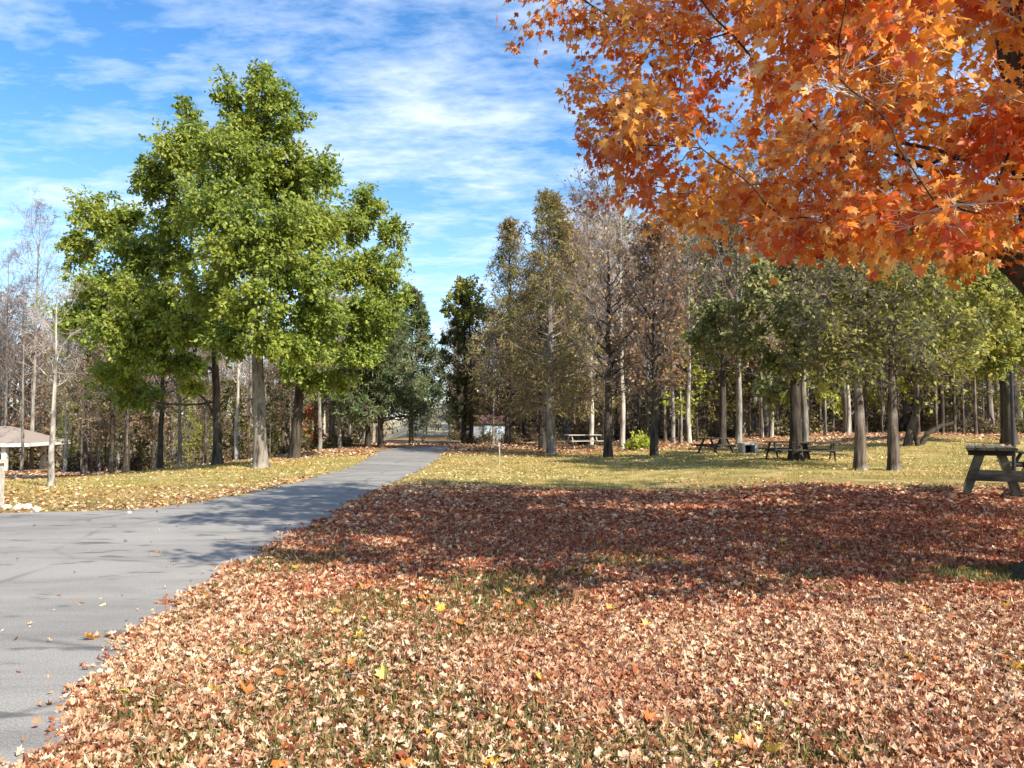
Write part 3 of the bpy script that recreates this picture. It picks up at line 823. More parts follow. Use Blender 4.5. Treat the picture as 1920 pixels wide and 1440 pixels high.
t, Y = place(1141, 857, name="open_branched_tree", seed=66, H=hgt(1141, 857, 455), r0=0.19, bark="bark_dark", leaf="leaf_rust", crown_from=0.28, n_limb=36, limb_len=0.24, limb_ang=58, up=0.22, n2=8, n3=7, n4=3, per_twig=0.22, size=0.13, twig="twig_grey")
tag(t, "straight black trunked tree with open bare limbs at the lawn's edge", "tree")
t, Y = place(1227, 854, name="open_branched_tree", seed=67, H=hgt(1227, 854, 440), r0=0.17, bark="bark_dark", leaf="leaf_rust", crown_from=0.25, n_limb=40, limb_len=0.22, limb_ang=50, up=0.22, n2=8, n3=7, n4=3, per_twig=0.55, size=0.14, twig="twig_grey")
tag(t, "dark trunked tree with rusty brown thin leaves, beside the yellow green bush", "tree")

# --- right hand stand
K = G(1492, 864); YK = K[1]
t = lobe_tree("evergreen_tree", 71, K, W(1490, 490, YK), 0.2, lobe_px([
    (1490, 500, 55, 40, 0, 1.4), (1420, 540, 60, 45, -0.6, 1.4), (1360, 590, 60, 40, 0, 1.3), (1550, 560, 50, 45, 0, 1.3), (1480, 590, 70, 45, -1.6, 1.4), (1410, 640, 60, 35, -0.6, 1.2), (1540, 640, 60, 36, -1.0, 1.2), (1330, 640, 40, 40, 0.6, 1.0), (1470, 680, 60, 30, -0.4, 1.0), (1450, 740, 45, 40, 1.5, 1.0)], YK),
    "bark_dark", "leaf_olive", subs=26, twigs=5, per_twig=9, tpl=KITE, size=0.15, limb_from=0.35, upw=0.5)
tag(t, "broad olive green tree with thick dark trunk behind the dark picnic tables", "tree")
t, Y = place(1511, 862, name="pale_tree", seed=72, H=hgt(1511, 862, 500), r0=0.13, bark="bark_grey", leaf="leaf_olive", crown_from=0.5, n_limb=18, limb_len=0.2, n2=6, n3=5, per_twig=3, size=0.15)
tag(t, "pale barked tree pressed close behind the thick dark trunk", "tree")
for px, py, top, seed, lf, lab in [(1613, 882, 470, 73, "leaf_olive", "olive leaved tree with level grey twigs and straight brown trunk, nearer the dark tables"),
                                   (1676, 882, 545, 74, "leaf_oakyellow", "thin leaved yellow green tree with straight brown trunk, nearer the weathered table")]:
    t, Y = place(px, py, name="drooping_tree", seed=seed, H=hgt(px, py, top), r0=0.165, bark="bark_brown", leaf=lf, crown_from=0.5 if seed == 73 else 0.56, n_limb=30, limb_len=0.36 if seed == 73 else 0.42, limb_ang=78, profile="umbrella", droop=0.16, up=0.1, n2=9, n3=7, n4=2, per_twig=1, size=0.12, twig="twig_grey", twig_r=0.0045)
    tag(t, lab, "tree")
Np = G(1893, 833); YN = Np[1]
t = lobe_tree("green_oak", 75, Np, W(1870, 500, YN), 0.26, lobe_px([
    (1760, 530, 60, 40, -2, 1.6), (1690, 560, 50, 40, -3, 1.5), (1840, 520, 60, 40, -1, 1.5), (1900, 560, 60, 40, -1, 1.6), (1820, 590, 65, 40, -3, 1.6), (1750, 610, 55, 36, -4, 1.4), (1870, 640, 60, 36, -2.6, 1.5), (1800, 660, 55, 30, -3.4, 1.3), (1850, 690, 50, 26, -2, 1.2), (1940, 640, 60, 60, 0, 1.6), (1740, 500, 60, 40, -4, 1.6), (1620, 540, 50, 36, -6, 1.4), (1680, 610, 50, 34, -7, 1.3), (1790, 560, 60, 40, -6, 1.5), (1850, 600, 60, 36, -7, 1.4), (1990, 560, 70, 70, 0, 1.8)], YN),
    "bark_dark", "leaf_oakyellow", subs=26, twigs=5, per_twig=8, size=0.17, limb_from=0.3)
tag(t, "green leaved oak with dark trunk behind the weathered picnic table", "tree")

# =================================================================== WOODS BEHIND
protos = {}
def proto(key, **kw):
    t = shoot_tree(base=(0, -400, 0), **kw)
    protos[key] = t
    return t
proto("tall_pale", name="woodland_tree", seed=101, H=13, r0=0.15, bark="bark_pale", leaf="leaf_rust", crown_from=0.42, n_limb=24, limb_len=0.2, limb_ang=42, up=0.3, n2=7, n3=6, n4=2, per_twig=0, skip_leaves=True, twig="twig_pale", twig_r=0.010)
proto("tall_grey", name="woodland_tree", seed=102, H=13, r0=0.19, bark="bark_grey", leaf="leaf_rust", crown_from=0.36, n_limb=28, limb_len=0.22, limb_ang=46, up=0.3, n2=7, n3=6, n4=2, per_twig=0.35, size=0.16, twig="twig_grey", twig_r=0.010)
proto("tall_dark", name="woodland_tree", seed=103, H=12, r0=0.2, bark="bark_dark", leaf="leaf_olive", crown_from=0.32, n_limb=30, limb_len=0.22, limb_ang=52, up=0.2, n2=7, n3=6, n4=2, per_twig=1, size=0.19, twig="twig_grey", twig_r=0.009)
proto("rusty", name="woodland_tree", seed=104, H=11, r0=0.16, bark="bark_grey", leaf="leaf_rust", crown_from=0.25, n_limb=30, limb_len=0.22, limb_ang=52, up=0.2, n2=7, n3=6, n4=2, per_twig=1, size=0.19, twig="twig_grey", twig_r=0.009)
proto("yellowing", name="sapling", seed=105, H=6, r0=0.07, bark="bark_grey", leaf="leaf_yellow", crown_from=0.2, n_limb=22, limb_len=0.24, limb_ang=52, up=0.1, n2=6, n3=5, per_twig=2, size=0.17, twig="twig_grey")
proto("greening", name="sapling", seed=106, H=6, r0=0.08, bark="bark_dark", leaf="leaf_olive", crown_from=0.22, n_limb=24, limb_len=0.28, limb_ang=58, up=0.1, n2=7, n3=5, per_twig=4, size=0.18, twig="twig_grey")
proto("red", name="red_sapling", seed=107, H=4.2, r0=0.06, bark="bark_dark", leaf="leaf_red", crown_from=0.25, n_limb=18, limb_len=0.24, limb_ang=55, up=0.1, n2=6, n3=4, per_twig=3, size=0.17, twig="twig_grey")


def shrub_mesh(name, seed, leaf, base, r=0.9, h=0.9, n=70, per=22, size=0.13):
    g = np.random.default_rng(seed)
    root = empty(name, base)
    sb = MB(); fb = MB()
    d = rdir(g, n); d[:, 2] = np.abs(d[:, 2]) * 0.9 + 0.15
    u = np.linspace(0, 1, 6)[None, :, None]
    P = (d * np.array([r, r, h]) * (0.5 + 0.55 * g.random((n, 1))))[:, None] * u
    P[:, 1:] += g.normal(0, 0.05, (n, 5, 3))
    P[:, 0, 2] = -0.1
    tubes(sb, P, np.full((n, 6), 0.012) * np.linspace(1, 0.3, 6), 4)
    put_leaves(g, fb, P, per, LOBED, size, 0.07, 0, 0.5, 0.8, 0.2, 0.25)
    sb.build("stems", M["twig_grey"], root); fb.build("foliage", M[leaf], root)
    return root
proto("sky_bare", name="woodland_tree", seed=108, H=13, r0=0.1, bark="bark_grey", leaf="leaf_rust", crown_from=0.42, n_limb=26, limb_len=0.18, limb_ang=40, up=0.3, n2=7, n3=6, n4=2, per_twig=0, skip_leaves=True, twig="twig_grey", twig_r=0.008)
proto("slim_dark", name="woodland_tree", seed=109, H=11, r0=0.085, bark="bark_brown", leaf="leaf_rust", crown_from=0.3, n_limb=26, limb_len=0.16, limb_ang=50, up=0.2, n2=6, n3=5, n4=2, per_twig=0.5, size=0.15, twig="twig_grey", twig_r=0.007)
protos["shrub"] = shrub_mesh("shrub", 120, "leaf_shrub", (0, -400, 0), 1.1, 1.0)
sp = G(1200, 843)
t = shrub_mesh("bright_bush", 121, "leaf_yellow", sp, 0.75, 0.85, 60, 20, 0.13)
tag(t, "small bright yellow green bush between two dark trunks at the woods edge", "bush")

used = set()
def stand(key, px, Y, sc, label, group, cat="tree", rz=None, dz=0.0):
    x = X(px, Y)
    src = protos[key]
    if key not in used:
        o = src; used.add(key)
    else:
        o = copy_tree(src)
    o.location = (x, Y, gzf(x, Y) + dz)
    o.rotation_euler = (0, 0, rz if rz is not None else random.uniform(0, 6.28))
    o.scale = (sc, sc, sc * random.uniform(0.92, 1.1))
    tag(o, label, cat, group)
    return o

# single ones the photo shows plainly
G_SKY = "tall bare trees rising above the woods on the pavilion side"
stand("sky_bare", 62, 60, 1.62, "tallest bare tree, thin twigs against the sky above the pavilion roof", G_SKY)
stand("sky_bare", 42, 50, 1.0, "bare tree with twin pale stems rising just behind the pavilion post", G_SKY)
stand("sky_bare", 10, 66, 1.4, "bare grey tree at the picture's edge rising behind the pavilion roof", G_SKY)
for px, Y, sc, key, lab in [(1108, 40, 0.85, "tall_pale", "pale slim trunk with white bark between the tallest conifer and the straight black trunk"), (1166, 38, 0.9, "tall_pale", "pale slim trunk leaning beside the straight black trunk, near the bright bush"),
                            (1261, 40, 0.75, "tall_pale", "white slanting trunk next to the yellow sapling in the woods"), (1293, 40, 0.8, "tall_pale", "white upright trunk on the far side of the yellow sapling"),
                            (1356, 37, 0.9, "tall_dark", "slender dark trunk standing beside the small far picnic table"), (1385, 37, 0.85, "tall_grey", "slender dark trunk with pale foot beside the concrete fire box"),
                            (1428, 44, 0.8, "tall_pale", "first of two stout white trunks beyond the concrete fire box"), (1446, 44, 0.78, "tall_pale", "second of two stout white trunks beyond the concrete fire box"),
                            (1590, 46, 0.8, "tall_pale", "thin white trunk showing just before the drooping tree by the dark tables"), (1766, 48, 0.95, "tall_dark", "dark straight trunk behind the leaning dead logs"),
                            (1812, 50, 0.9, "tall_grey", "thin grey trunk rising above the grass bank"), (925, 47, 0.5, "tall_pale", "pale short trunk in front of the white and blue shed"),
                            (638, 44, 0.8, "tall_pale", "pale trunk between the green trees and the pine pair"), (600, 38, 0.6, "tall_grey", "slim grey trunk beside the red leaved sapling"),
                            (303, 34, 0.7, "tall_dark", "leaning brown trunk with sunlit pale foot under the green crown"), (337, 33, 0.5, "tall_grey", "thin post like trunk on the shaded lawn"),
                            (211, 42, 0.8, "tall_dark", "first of two dark trunks under the low green boughs"), (238, 42, 0.85, "tall_dark", "second, thicker of two dark trunks under the low green boughs"),
                            (160, 44, 0.8, "tall_dark", "dark trunk beside the pale twin trunk, beyond the lone bare tree"), (124, 46, 0.75, "tall_pale", "pale trunk with thin dark shadow side beyond the lone bare tree"),
                            (445, 40, 0.7, "tall_pale", "pale slanting trunk seen between the green trees' trunks")]:
    stand(key, px, Y, sc, lab, None)
stand("red", 590, 44, 0.62, "red orange leaved sapling beside the dark trunk at the drive's bend", None, "sapling")
stand("yellowing", 1277, 43, 1.05, "yellow green sapling glowing between two white trunks", None, "sapling")

rr = random.Random(3)
LB = "slender brown twigged tree deep in the woods behind the right lawn"
def fill(n, x0, x1, y0, y1, keys, s0, s1, label, group, cat="tree"):
    for i in range(n):
        px = x0 + (x1 - x0) * (i + rr.random()) / n
        Y = y0 + (y1 - y0) * rr.random()
        if px < 125 and Y < 66: Y = 66 + 8 * rr.random()
        stand(rr.choice(keys), px, Y, s0 + (s1 - s0) * rr.random(), label, group, cat, rr.uniform(0, 6.28))
fill(36, 1060, 2080, 46, 62, ["tall_dark", "tall_grey", "rusty", "tall_grey", "slim_dark"], 0.85, 1.35, "slender woodland tree with thin brown twigs, inside the woods behind the sunny lawn", "woodland trees behind the sunny lawn")
fill(46, 1050, 2050, 41, 58, ["slim_dark"], 0.7, 1.2, "very slim dark woodland trunk at the edge of the woods behind the sunny lawn", "slim dark trunks behind the sunny lawn")
fill(14, 130, 650, 40, 56, ["slim_dark"], 0.5, 0.9, "very slim dark trunk in the woods under the green trees", "slim dark trunks under the green trees")
fill(30, 1040, 2150, 62, 80, ["tall_dark", "tall_grey", "rusty"], 1.2, 1.75, "tall brown woodland tree deep in the woods behind the sunny lawn", "deeper woodland trees behind the sunny lawn")
fill(26, -220, 400, 60, 80, ["tall_grey", "rusty", "tall_pale", "tall_grey"], 0.85, 1.2, "grey brown twiggy woodland tree in the woods behind the pavilion and green trees", "woodland trees behind the pavilion")
fill(18, -150, 660, 46, 60, ["tall_dark", "tall_grey", "tall_pale", "rusty"], 0.55, 0.85, "thin trunked woodland tree at the near edge of the woods behind the green trees", "edge trees behind the green trees")
fill(12, 560, 720, 58, 78, ["rusty", "tall_grey"], 0.6, 0.85, "low brown woodland tree filling the gap beside the pine pair", "low woodland trees beside the pine pair")
fill(10, 835, 1060, 56, 76, ["tall_dark", "rusty", "tall_grey"], 0.65, 0.95, "brown woodland tree standing behind the pointed conifers", "woodland trees behind the conifers")
fill(12, 1300, 1900, 44, 56, ["greening", "yellowing"], 0.8, 1.3, "leafy green or yellow sapling filling the woods behind the picnic tables", "leafy saplings in the woods behind the tables", "sapling")
fill(9, 130, 640, 42, 56, ["greening", "yellowing", "greening"], 0.6, 1.0, "leafy green or yellow sapling low in the woods behind the green trees", "leafy saplings behind the green trees", "sapling")
fill(34, 1080, 2100, 44, 58, ["shrub"], 0.7, 1.5, "dark brownish shrub on the woods floor behind the sunny lawn", "shrubs on the woods floor behind the lawn", "shrub")
fill(26, -150, 640, 44, 60, ["shrub"], 0.7, 1.5, "dark brownish shrub on the woods floor behind the green trees", "shrubs on the woods floor behind the green trees", "shrub")
fill(6, 840, 1050, 50, 58, ["shrub"], 0.5, 0.9, "dark low shrub behind the conifer trunks", "shrubs behind the conifers", "shrub")
for px, Y, sc in [(770, 66, 0.7), (800, 70, 0.8), (842, 64, 0.75)]:
    stand("rusty", px, Y, sc * 0.6, "small brown tree on the pale meadow beyond the drive's end", "small trees on the pale meadow")


def vnoise(x, y, s, seed=0):
    """smooth value noise 0..1"""
    g = np.random.default_rng(seed); T = g.random((128, 128))
    x = x * s + 1000; y = y * s + 1000
    xi = np.floor(x).astype(int); yi = np.floor(y).astype(int); fx = sst(x - xi); fy = sst(y - yi)
    a = T[xi % 128, yi % 128]; b = T[(xi + 1) % 128, yi % 128]; c = T[xi % 128, (yi + 1) % 128]; d = T[(xi + 1) % 128, (yi + 1) % 128]
    return (a * (1 - fx) + b * fx) * (1 - fy) + (c * (1 - fx) + d * fx) * fy


# far woods that reads as one mass
def far_woods():
    g = np.random.default_rng(77)
    mb = MB()
    pts = []
    for x0, x1, n in [(-420, 690, 170), (850, 2350, 230)]:
        px = x0 + (x1 - x0) * (np.arange(n) + g.random(n)) / n
        Y = 84 + 30 * g.random(n)
        for a, b in zip(px, Y):
            pts.append((X(a, b), b))
    pts = np.array(pts); z = gz(pts[:, 0], pts[:, 1]); n = len(pts)
    H = 8.5 + 5.5 * g.random(n)
    H = np.where(pts[:, 0] < -20, H * 1.15, H)
    u = np.linspace(0, 1, 5)
    P = np.stack([pts[:, 0:1] + g.normal(0, .2, (n, 5)), pts[:, 1:2] + 0 * u, (z - 0.3)[:, None] + H[:, None] * u], -1)
    tubes(mb, P, np.full((n, 5), 0.2) * np.linspace(1, 0.2, 5) * (0.6 + 0.8 * g.random((n, 1))), 5, 0)
    L = np.repeat(np.arange(n), 22)
    s = 0.25 + 0.75 * g.random(len(L))
    b0 = np.stack([pts[L, 0], pts[L, 1], z[L] + H[L] * s], -1)
    d = rdir(g, len(L)); d[:, 2] = np.abs(d[:, 2]) + 0.5; d = norm(d)
    BP = b0[:, None] + d[:, None] * (np.linspace(0, 1, 4)[None, :, None] * (1.1 + 1.6 * g.random((len(L), 1, 1))))
    BP[:, 1:] += g.normal(0, .12, (len(L), 3, 3))
    tubes(mb, BP, np.full((len(L), 4), 0.035) * np.linspace(1, .3, 4), 3, 1)
    TP, TR, _ = children_of(g, BP, np.full((len(L), 4), 0.02), 4, 0.2, 0.6, 40, 3)
    tubes(mb, TP, np.full(TR.shape, 0.016), 3, 1)
    put_leaves(g, mb, TP, 2, KITE, 0.24, 0.25, 2)
    for x0, x1, y0, y1, m_ in [(-420, 700, 60, 112, 42000), (845, 2350, 58, 112, 70000)]:
        Yb = y0 + (y1 - y0) * g.random(m_); xb = (x0 + (x1 - x0) * g.random(m_) - 960) / F * Yb
        hb = 4.2 * g.random(m_) ** 1.6 * (0.4 + 1.2 * vnoise(xb, Yb, 0.22, 40))
        scatter(mb, KITE, np.stack([xb, Yb, gz(xb, Yb) + hb], 1), rdir(g, m_), norm(rdir(g, m_) + np.array([0, -.5, .5])), 0.34 * (0.5 + g.random(m_)), 3)
    o = mb.build("distant_woods", [M["bark_grey"], M["twig_grey"], M["leaf_rust"], M["leaf_shrub"]])
    tag(o, kind="stuff")
far_woods()

# =================================================================== FURNITURE
def plank(mb, a, b, w, t, up=(0, 0, 1), mat=0):
    """A board from a to b, w wide, t thick, with slightly eased edges."""
    a = np.asarray(a, float); b = np.asarray(b, float)
    d = norm(b - a); s = norm(np.cross(d, np.asarray(up, float))); n_ = np.cross(s, d)
    e = min(w, t) * 0.14
    prof = [(-w / 2 + e, -t / 2), (w / 2 - e, -t / 2), (w / 2, -t / 2 + e), (w / 2, t / 2 - e), (w / 2 - e, t / 2), (-w / 2 + e, t / 2), (-w / 2, t / 2 - e), (-w / 2, -t / 2 + e)]
    v = [q + s * x + n_ * y for q in (a, b) for x, y in prof]
    f4 = [(i, (i + 1) % 8, 8 + (i + 1) % 8, 8 + i) for i in range(8)]
    mb.add(v, f4, mat)
    k = mb.n - 16
    mb.f.append((np.array([[k + 7 - i for i in range(8)], [k + 8 + i for i in range(8)]]), mat, False))


def near_table(base, rz):
    """Weathered A-frame table, its end towards the camera; long axis = local y."""
    root = empty("picnic_table", base, rz)
    Lh, Wd, H = 1.75, 0.74, 0.82
    tb = MB()
    for i in range(5):
        x = -Wd / 2 + (i + 0.5) * Wd / 5
        plank(tb, (x, -0.02 * (i % 2), H), (x, Lh + 0.015 * (i % 3), H + 0.004 * (i % 2)), Wd / 5 - 0.008, 0.042)
    tb.build("tabletop", M["wood_old"], root)
    ap = MB()
    for y in (0.22, Lh - 0.22):
        plank(ap, (-0.34, y, H - 0.068), (0.34, y, H - 0.068), 0.04, 0.09)
    ap.build("top_batten", M["wood_dark"], root)
    for y in (0.27, Lh - 0.27):
        for s in (-1, 1):
            lb = MB()
            plank(lb, (s * 0.13, y, H - 0.03), (s * 0.40, y, -0.03), 0.12, 0.048, (0, 1, 0))
            lb.build("leg", M["wood_old"], root)
        bb = MB()
        plank(bb, (-0.27, y - 0.045, 0.335), (0.98, y - 0.045, 0.335), 0.04, 0.12)
        bb.build("seat_beam", M["wood_dark"], root)
        db = MB()
        plank(db, (0.86, y + 0.02, 0.33), (0.62, y + 0.02, -0.03), 0.1, 0.045, (0, 1, 0))
        db.build("seat_leg", M["wood_dark"], root)
    sb = MB()
    for x in (0.70, 0.86):
        plank(sb, (x, -0.03, 0.416), (x, Lh + 0.03, 0.416), 0.15, 0.04)
    sb.build("bench", M["wood_old"], root)
    return root


base = W(1862, 936, 12.9)
base[2] = gzf(base[0], base[1])
TABLE = base
t = near_table(base, radians(-30))
tag(t, "weathered greenish wooden picnic table standing in sunlit leaves", "picnic table")


def far_table(mat):
    root = empty("picnic_table", (0, -400, 0))
    tb = MB()
    for i in range(5):
        plank(tb, (-0.95, -0.32 + 0.16 * i, 0.76), (0.95, -0.32 + 0.16 * i, 0.76), 0.15, 0.045)
    tb.build("tabletop", mat, root)
    for s in (-1, 1):
        b = MB()
        for k in (0, 1):
            plank(b, (-0.95, s * (0.62 + 0.15 * k), 0.45), (0.95, s * (0.62 + 0.15 * k), 0.45), 0.14, 0.045)
        b.build("bench", mat, root)
        for x in (-0.7, 0.7):
            l = MB(); plank(l, (x, s * 0.2, 0.735), (x, s * 0.62, -0.06), 0.1, 0.05, (1, 0, 0)); l.build("leg", mat, root)
    for x in (-0.65, 0.65):
        l = MB(); plank(l, (x, -0.75, 0.40), (x, 0.75, 0.40), 0.045, 0.1); l.build("seat_beam", mat, root)
    return root


ft = far_table(M["wood_dark"]); ftp = far_table(M["wood_pale"])
for src, px, py, rz, sc, lab in [(ft, 1477, 862, 0.12, 0.74, "dark picnic table standing just before the thick trunk, nearer the fire box"), (None, 1528, 864, -0.2, 0.74, "dark picnic table standing just past the thick trunk"),
                                 (None, 1342, 850, 0.7, 0.75, "small far dark picnic table beside the slender dark trunk"), (ftp, 1092, 842, 0.3, 0.95, "pale picnic table in the woods beside the white slim trunk")]:
    o = src if src is not None else copy_tree(ft)
    p = G(px, py)
    o.location = p; o.rotation_euler = (0, 0, rz); o.scale = (sc,) * 3
    tag(o, lab, "picnic table", "picnic tables in the shade of the woods")
# another table beyond the weathered one, cut by the picture's edge
o = copy_tree(ft); x = X(1938, 17.5); o.location = (x, 17.5, gzf(x, 17.5)); o.rotation_euler = (0, 0, 1.2)
tag(o, "dark wooden picnic table half cut off behind the weathered one", "picnic table", "picnic tables in the shade of the woods")
for c in o.children:
    c.data = c.data

# concrete fire box
p = G(1402, 850)
r_ = empty("fire_box", p, 0.1, 0.7)
b = MB()
box(b, (-0.36, 0, 0.22), (0.16, 0.7, 0.5)); box(b, (0.36, 0, 0.22), (0.16, 0.7, 0.5)); box(b, (0, 0, 0.53), (0.92, 0.76, 0.12)); box(b, (0, 0.3, 0.22), (0.56, 0.1, 0.5))
b.build("shell", M["concrete"], r_)
b = MB(); box(b, (0, -0.02, 0.06), (0.55, 0.5, 0.04)); box(b, (0, 0.235, 0.25), (0.55, 0.02, 0.4)); b.build("hearth", M["soot"], r_)
tag(r_, "small pale concrete fire box with dark opening near the dark tables", "fire pit")

# black post behind the near table
p0 = W(1902, 900, 14.4); p0[2] = gzf(p0[0], p0[1])
r_ = empty("black_post", p0)
b = MB(); h = W(1902, 700, 14.4)[2] - p0[2]
tubes(b, np.array([(0, 0, -0.1), (0.0, 0, h * 0.5), (0.0, 0, h)]), np.array([0.035, 0.033, 0.032]), 10); b.build("shaft", M["black_metal"], r_)
b = MB(); tubes(b, np.array([(0, 0, h - 0.005), (0, 0, h + 0.03), (0, 0, h + 0.05)]), np.array([0.045, 0.045, 0.005]), 10); b.build("cap", M["black_metal"], r_)
tag(r_, "thin black metal post standing just behind the weathered picnic table", "post")

# thin stake in the lawn
p0 = G(936, 872)
b = MB(); tubes(b, np.array([(0, 0, -0.1), (0.01, 0, 0.35), (0.0, 0, 0.72)]) + p0, np.array([0.025, 0.024, 0.02]), 7); box(b, p0 + np.array([0, 0, 0.7]), (0.07, 0.05, 0.12))
o = b.build("stake", M["wood_pale"]); tag(o, "thin pale wooden stake standing alone in the lawn", "stake")

# dead leaning trunks at the woods edge on the right
for k, pts in enumerate([[(1700, 838, 0.17), (1708, 805, 0.15), (1720, 765, 0.11), (1728, 735, 0.06)], [(1722, 838, 0.09), (1716, 815, 0.085), (1708, 800, 0.07)], [(1724, 836, 0.11), (1740, 812, 0.1), (1765, 798, 0.08), (1790, 793, 0.05)]]):
    q = G(pts[0][0], pts[0][1] - 2); Y = min(q[1], 44.0)
    P = np.array([W(a, b_, Y) for a, b_, _ in pts]); P[0, 2] = gzf(P[0, 0], Y) - 0.1
    b = MB(); tubes(b, P, np.array([r for *_, r in pts]) * 1.1, 8)
    o = b.build("dead_trunk", M["bark_dark"])
    tag(o, ["thick dead trunk leaning over the grass bank, broken at its top", "short dead stub crossing the thick leaning trunk's foot", "low dead trunk bending almost level above the grass bank"][k], "dead trunk", "dead trunks leaning on the grass bank")

# pavilion low on the slope at the left
YP = 58.0
px0 = X(88, YP); ez = W(88, 829, YP)[2]
gzp = gzf(px0 - 3, YP)
r_ = empty("pavilion", (px0 - 4.2, YP, gzp), 0.0)
eh = ez - gzp
b = MB()
hw, hd, rh = 4.2, 3.6, 1.2
rot = rotm("z", radians(8))
# hip roof
cn = np.array([(-hw, -hd, eh), (hw, -hd, eh), (hw, hd, eh), (-hw, hd, eh), (-1.4, 0, eh + rh), (1.4, 0, eh + rh)])
b.add(cn @ rot.T, [(0, 1, 5, 4), (2, 3, 4, 5)]); b.add(cn @ rot.T, [(1, 2, 5), (3, 0, 4)])
b.build("roof", M["shingle"], r_)
b = MB()
for a_, c_ in ((0, 1), (1, 2), (2, 3), (3, 0)):
    A_ = cn[a_] @ rot.T - (0, 0, .12); B_ = cn[c_] @ rot.T - (0, 0, .12)
    plank(b, A_, B_, 0.06, 0.26)
b.build("fascia", M["white_paint"], r_)
for sx in (-1, 1):
    for sy in (-1, 1):
        q = np.array([sx * (hw - 1.75), sy * (hd - 0.6), 0]) @ rot.T
        zz = gzf(q[0] + px0 - 4.2, q[1] + YP) - gzp
        b = MB(); plank(b, (q[0], q[1], zz - 0.2), (q[0], q[1], eh - 0.22), 0.36, 0.36, (0, 1, 0)); po = b.build("post", M["white_paint"], r_)
        b = MB(); plank(b, (q[0] , q[1], eh - 0.95), (q[0] + 0.75 * -sx, q[1], eh - 0.25), 0.12, 0.12, (0, 1, 0)); b.build("brace", M["white_paint"], po)
tag(r_, "park pavilion with brown hip roof, white eaves and white posts", "pavilion")
pv = copy_tree(ft); xx = px0 - 4.2; pv.location = (xx, YP, gzf(xx, YP)); pv.rotation_euler = (0, 0, 0.2); tag(pv, "dark picnic table under the pavilion roof", "picnic table", "picnic tables in the shade of the woods")

# white stone pillar at the lot's edge with loose pale rocks
p0 = G(-17, 953)
r_ = empty("stone_pillar", p0)
b = MB()
for i in range(4):
    box(b, (0, 0, 0.1 + 0.2 * i), (0.3 - 0.012 * (i % 2), 0.3 - 0.012 * (i % 2), 0.2), rotm("z", 0.15 + 0.02 * i), 0, 0.004)
b.build("shaft", M["stone"], r_)
b = MB(); box(b, (0, 0, 0.83), (0.36, 0.36, 0.06), rotm("z", 0.15), 0, 0.003); b.build("cap", M["stone"], r_)
tag(r_, "low pale stone pillar at the edge of the asphalt", "pillar")
rk = random.Random(9)
ro_ = None
def rock(seed):
    g = np.random.default_rng(seed)
    n1, n2 = 9, 6
    th = np.linspace(0, 2 * pi, n1, endpoint=False); ph = np.linspace(0.12, pi - 0.12, n2)
    T, Pp = np.meshgrid(th, ph)
    v = np.stack([np.cos(T) * np.sin(Pp), np.sin(T) * np.sin(Pp), np.cos(Pp) * 0.62], -1).reshape(-1, 3) * (1 + g.normal(0, 0.13, (n1 * n2, 1)))
    idx = np.arange(n1 * n2).reshape(n2, n1)
    mb = MB(); mb.add(v, np.stack([idx[:-1], idx[1:], np.roll(idx[1:], -1, 1), np.roll(idx[:-1], -1, 1)], -1).reshape(-1, 4))
    k = mb.n - n1 * n2
    mb.f.append((np.array([[k + i for i in range(n1)], [k + n1 * n2 - 1 - i for i in range(n1)]]), 0, False))
    return mb.mesh("rock", [M["stone"]])
rms = [rock(s) for s in range(4)]
for i in range(34):
    px = rk.uniform(-40, 86); py = 960 - 7 * rk.random() - (4 if px < 60 else 0)
    p = G(px, py)
    o = bpy.data.objects.new("pale_rock", rms[i % 4]); C.objects.link(o)
    s = rk.uniform(0.035, 0.085)
    o.location = (p[0], p[1], p[2] + s * 0.35); o.scale = (s * 1.3, s, s); o.rotation_euler = (0, 0, rk.uniform(0, 6))
    tag(o, "fist sized pale rock heaped at the asphalt edge by the stone pillar", "rock", "pale rocks at the asphalt edge")

# white and pale blue shed between the conifer trunks
YS = 58.0
xs0 = X(918, YS); zb = gzf(xs0, YS)
r_ = empty("shed", (xs0, YS, zb), 0.05, 0.8)
b = MB(); box(b, (0, 0, 0.75), (3.0, 2.0, 1.7)); b.build("wall", M["grey_paint"], r_)
b = MB(); box(b, (-0.2, -1.02, 0.7), (0.75, 0.05, 1.4)); b.build("door", M["pale_blue"], r_)
b = MB(); box(b, (0.95, -1.02, 0.95), (0.6, 0.05, 0.6)); b.build("window", M["pale_blue"], r_)
b = MB()
v = np.array([(-1.7, -1.25, 1.55), (1.7, -1.25, 1.55), (1.7, 1.25, 1.55), (-1.7, 1.25, 1.55), (-1.7, 0, 2.35), (1.7, 0, 2.35)])
b.add(v, [(0, 1, 5, 4), (2, 3, 4, 5), (0, 3, 2, 1)]); b.add(v, [(1, 2, 5), (3, 0, 4)])
b.build("roof", M["roof_brown"], r_)
tag(r_, "small white shed with pale blue door behind the conifer trunks", "shed")

# =================================================================== GROUND COVER
def sample(g, n, y0, y1, x0f=-0.75, x1f=0.75, pad=0.8):
    """points on the ground inside a widened view wedge, even in area"""
    y = np.sqrt(y0 * y0 + (y1 * y1 - y0 * y0) * g.random(n))
    x = (x0f + (x1f - x0f) * g.random(n)) * (y + pad)
    return x, y


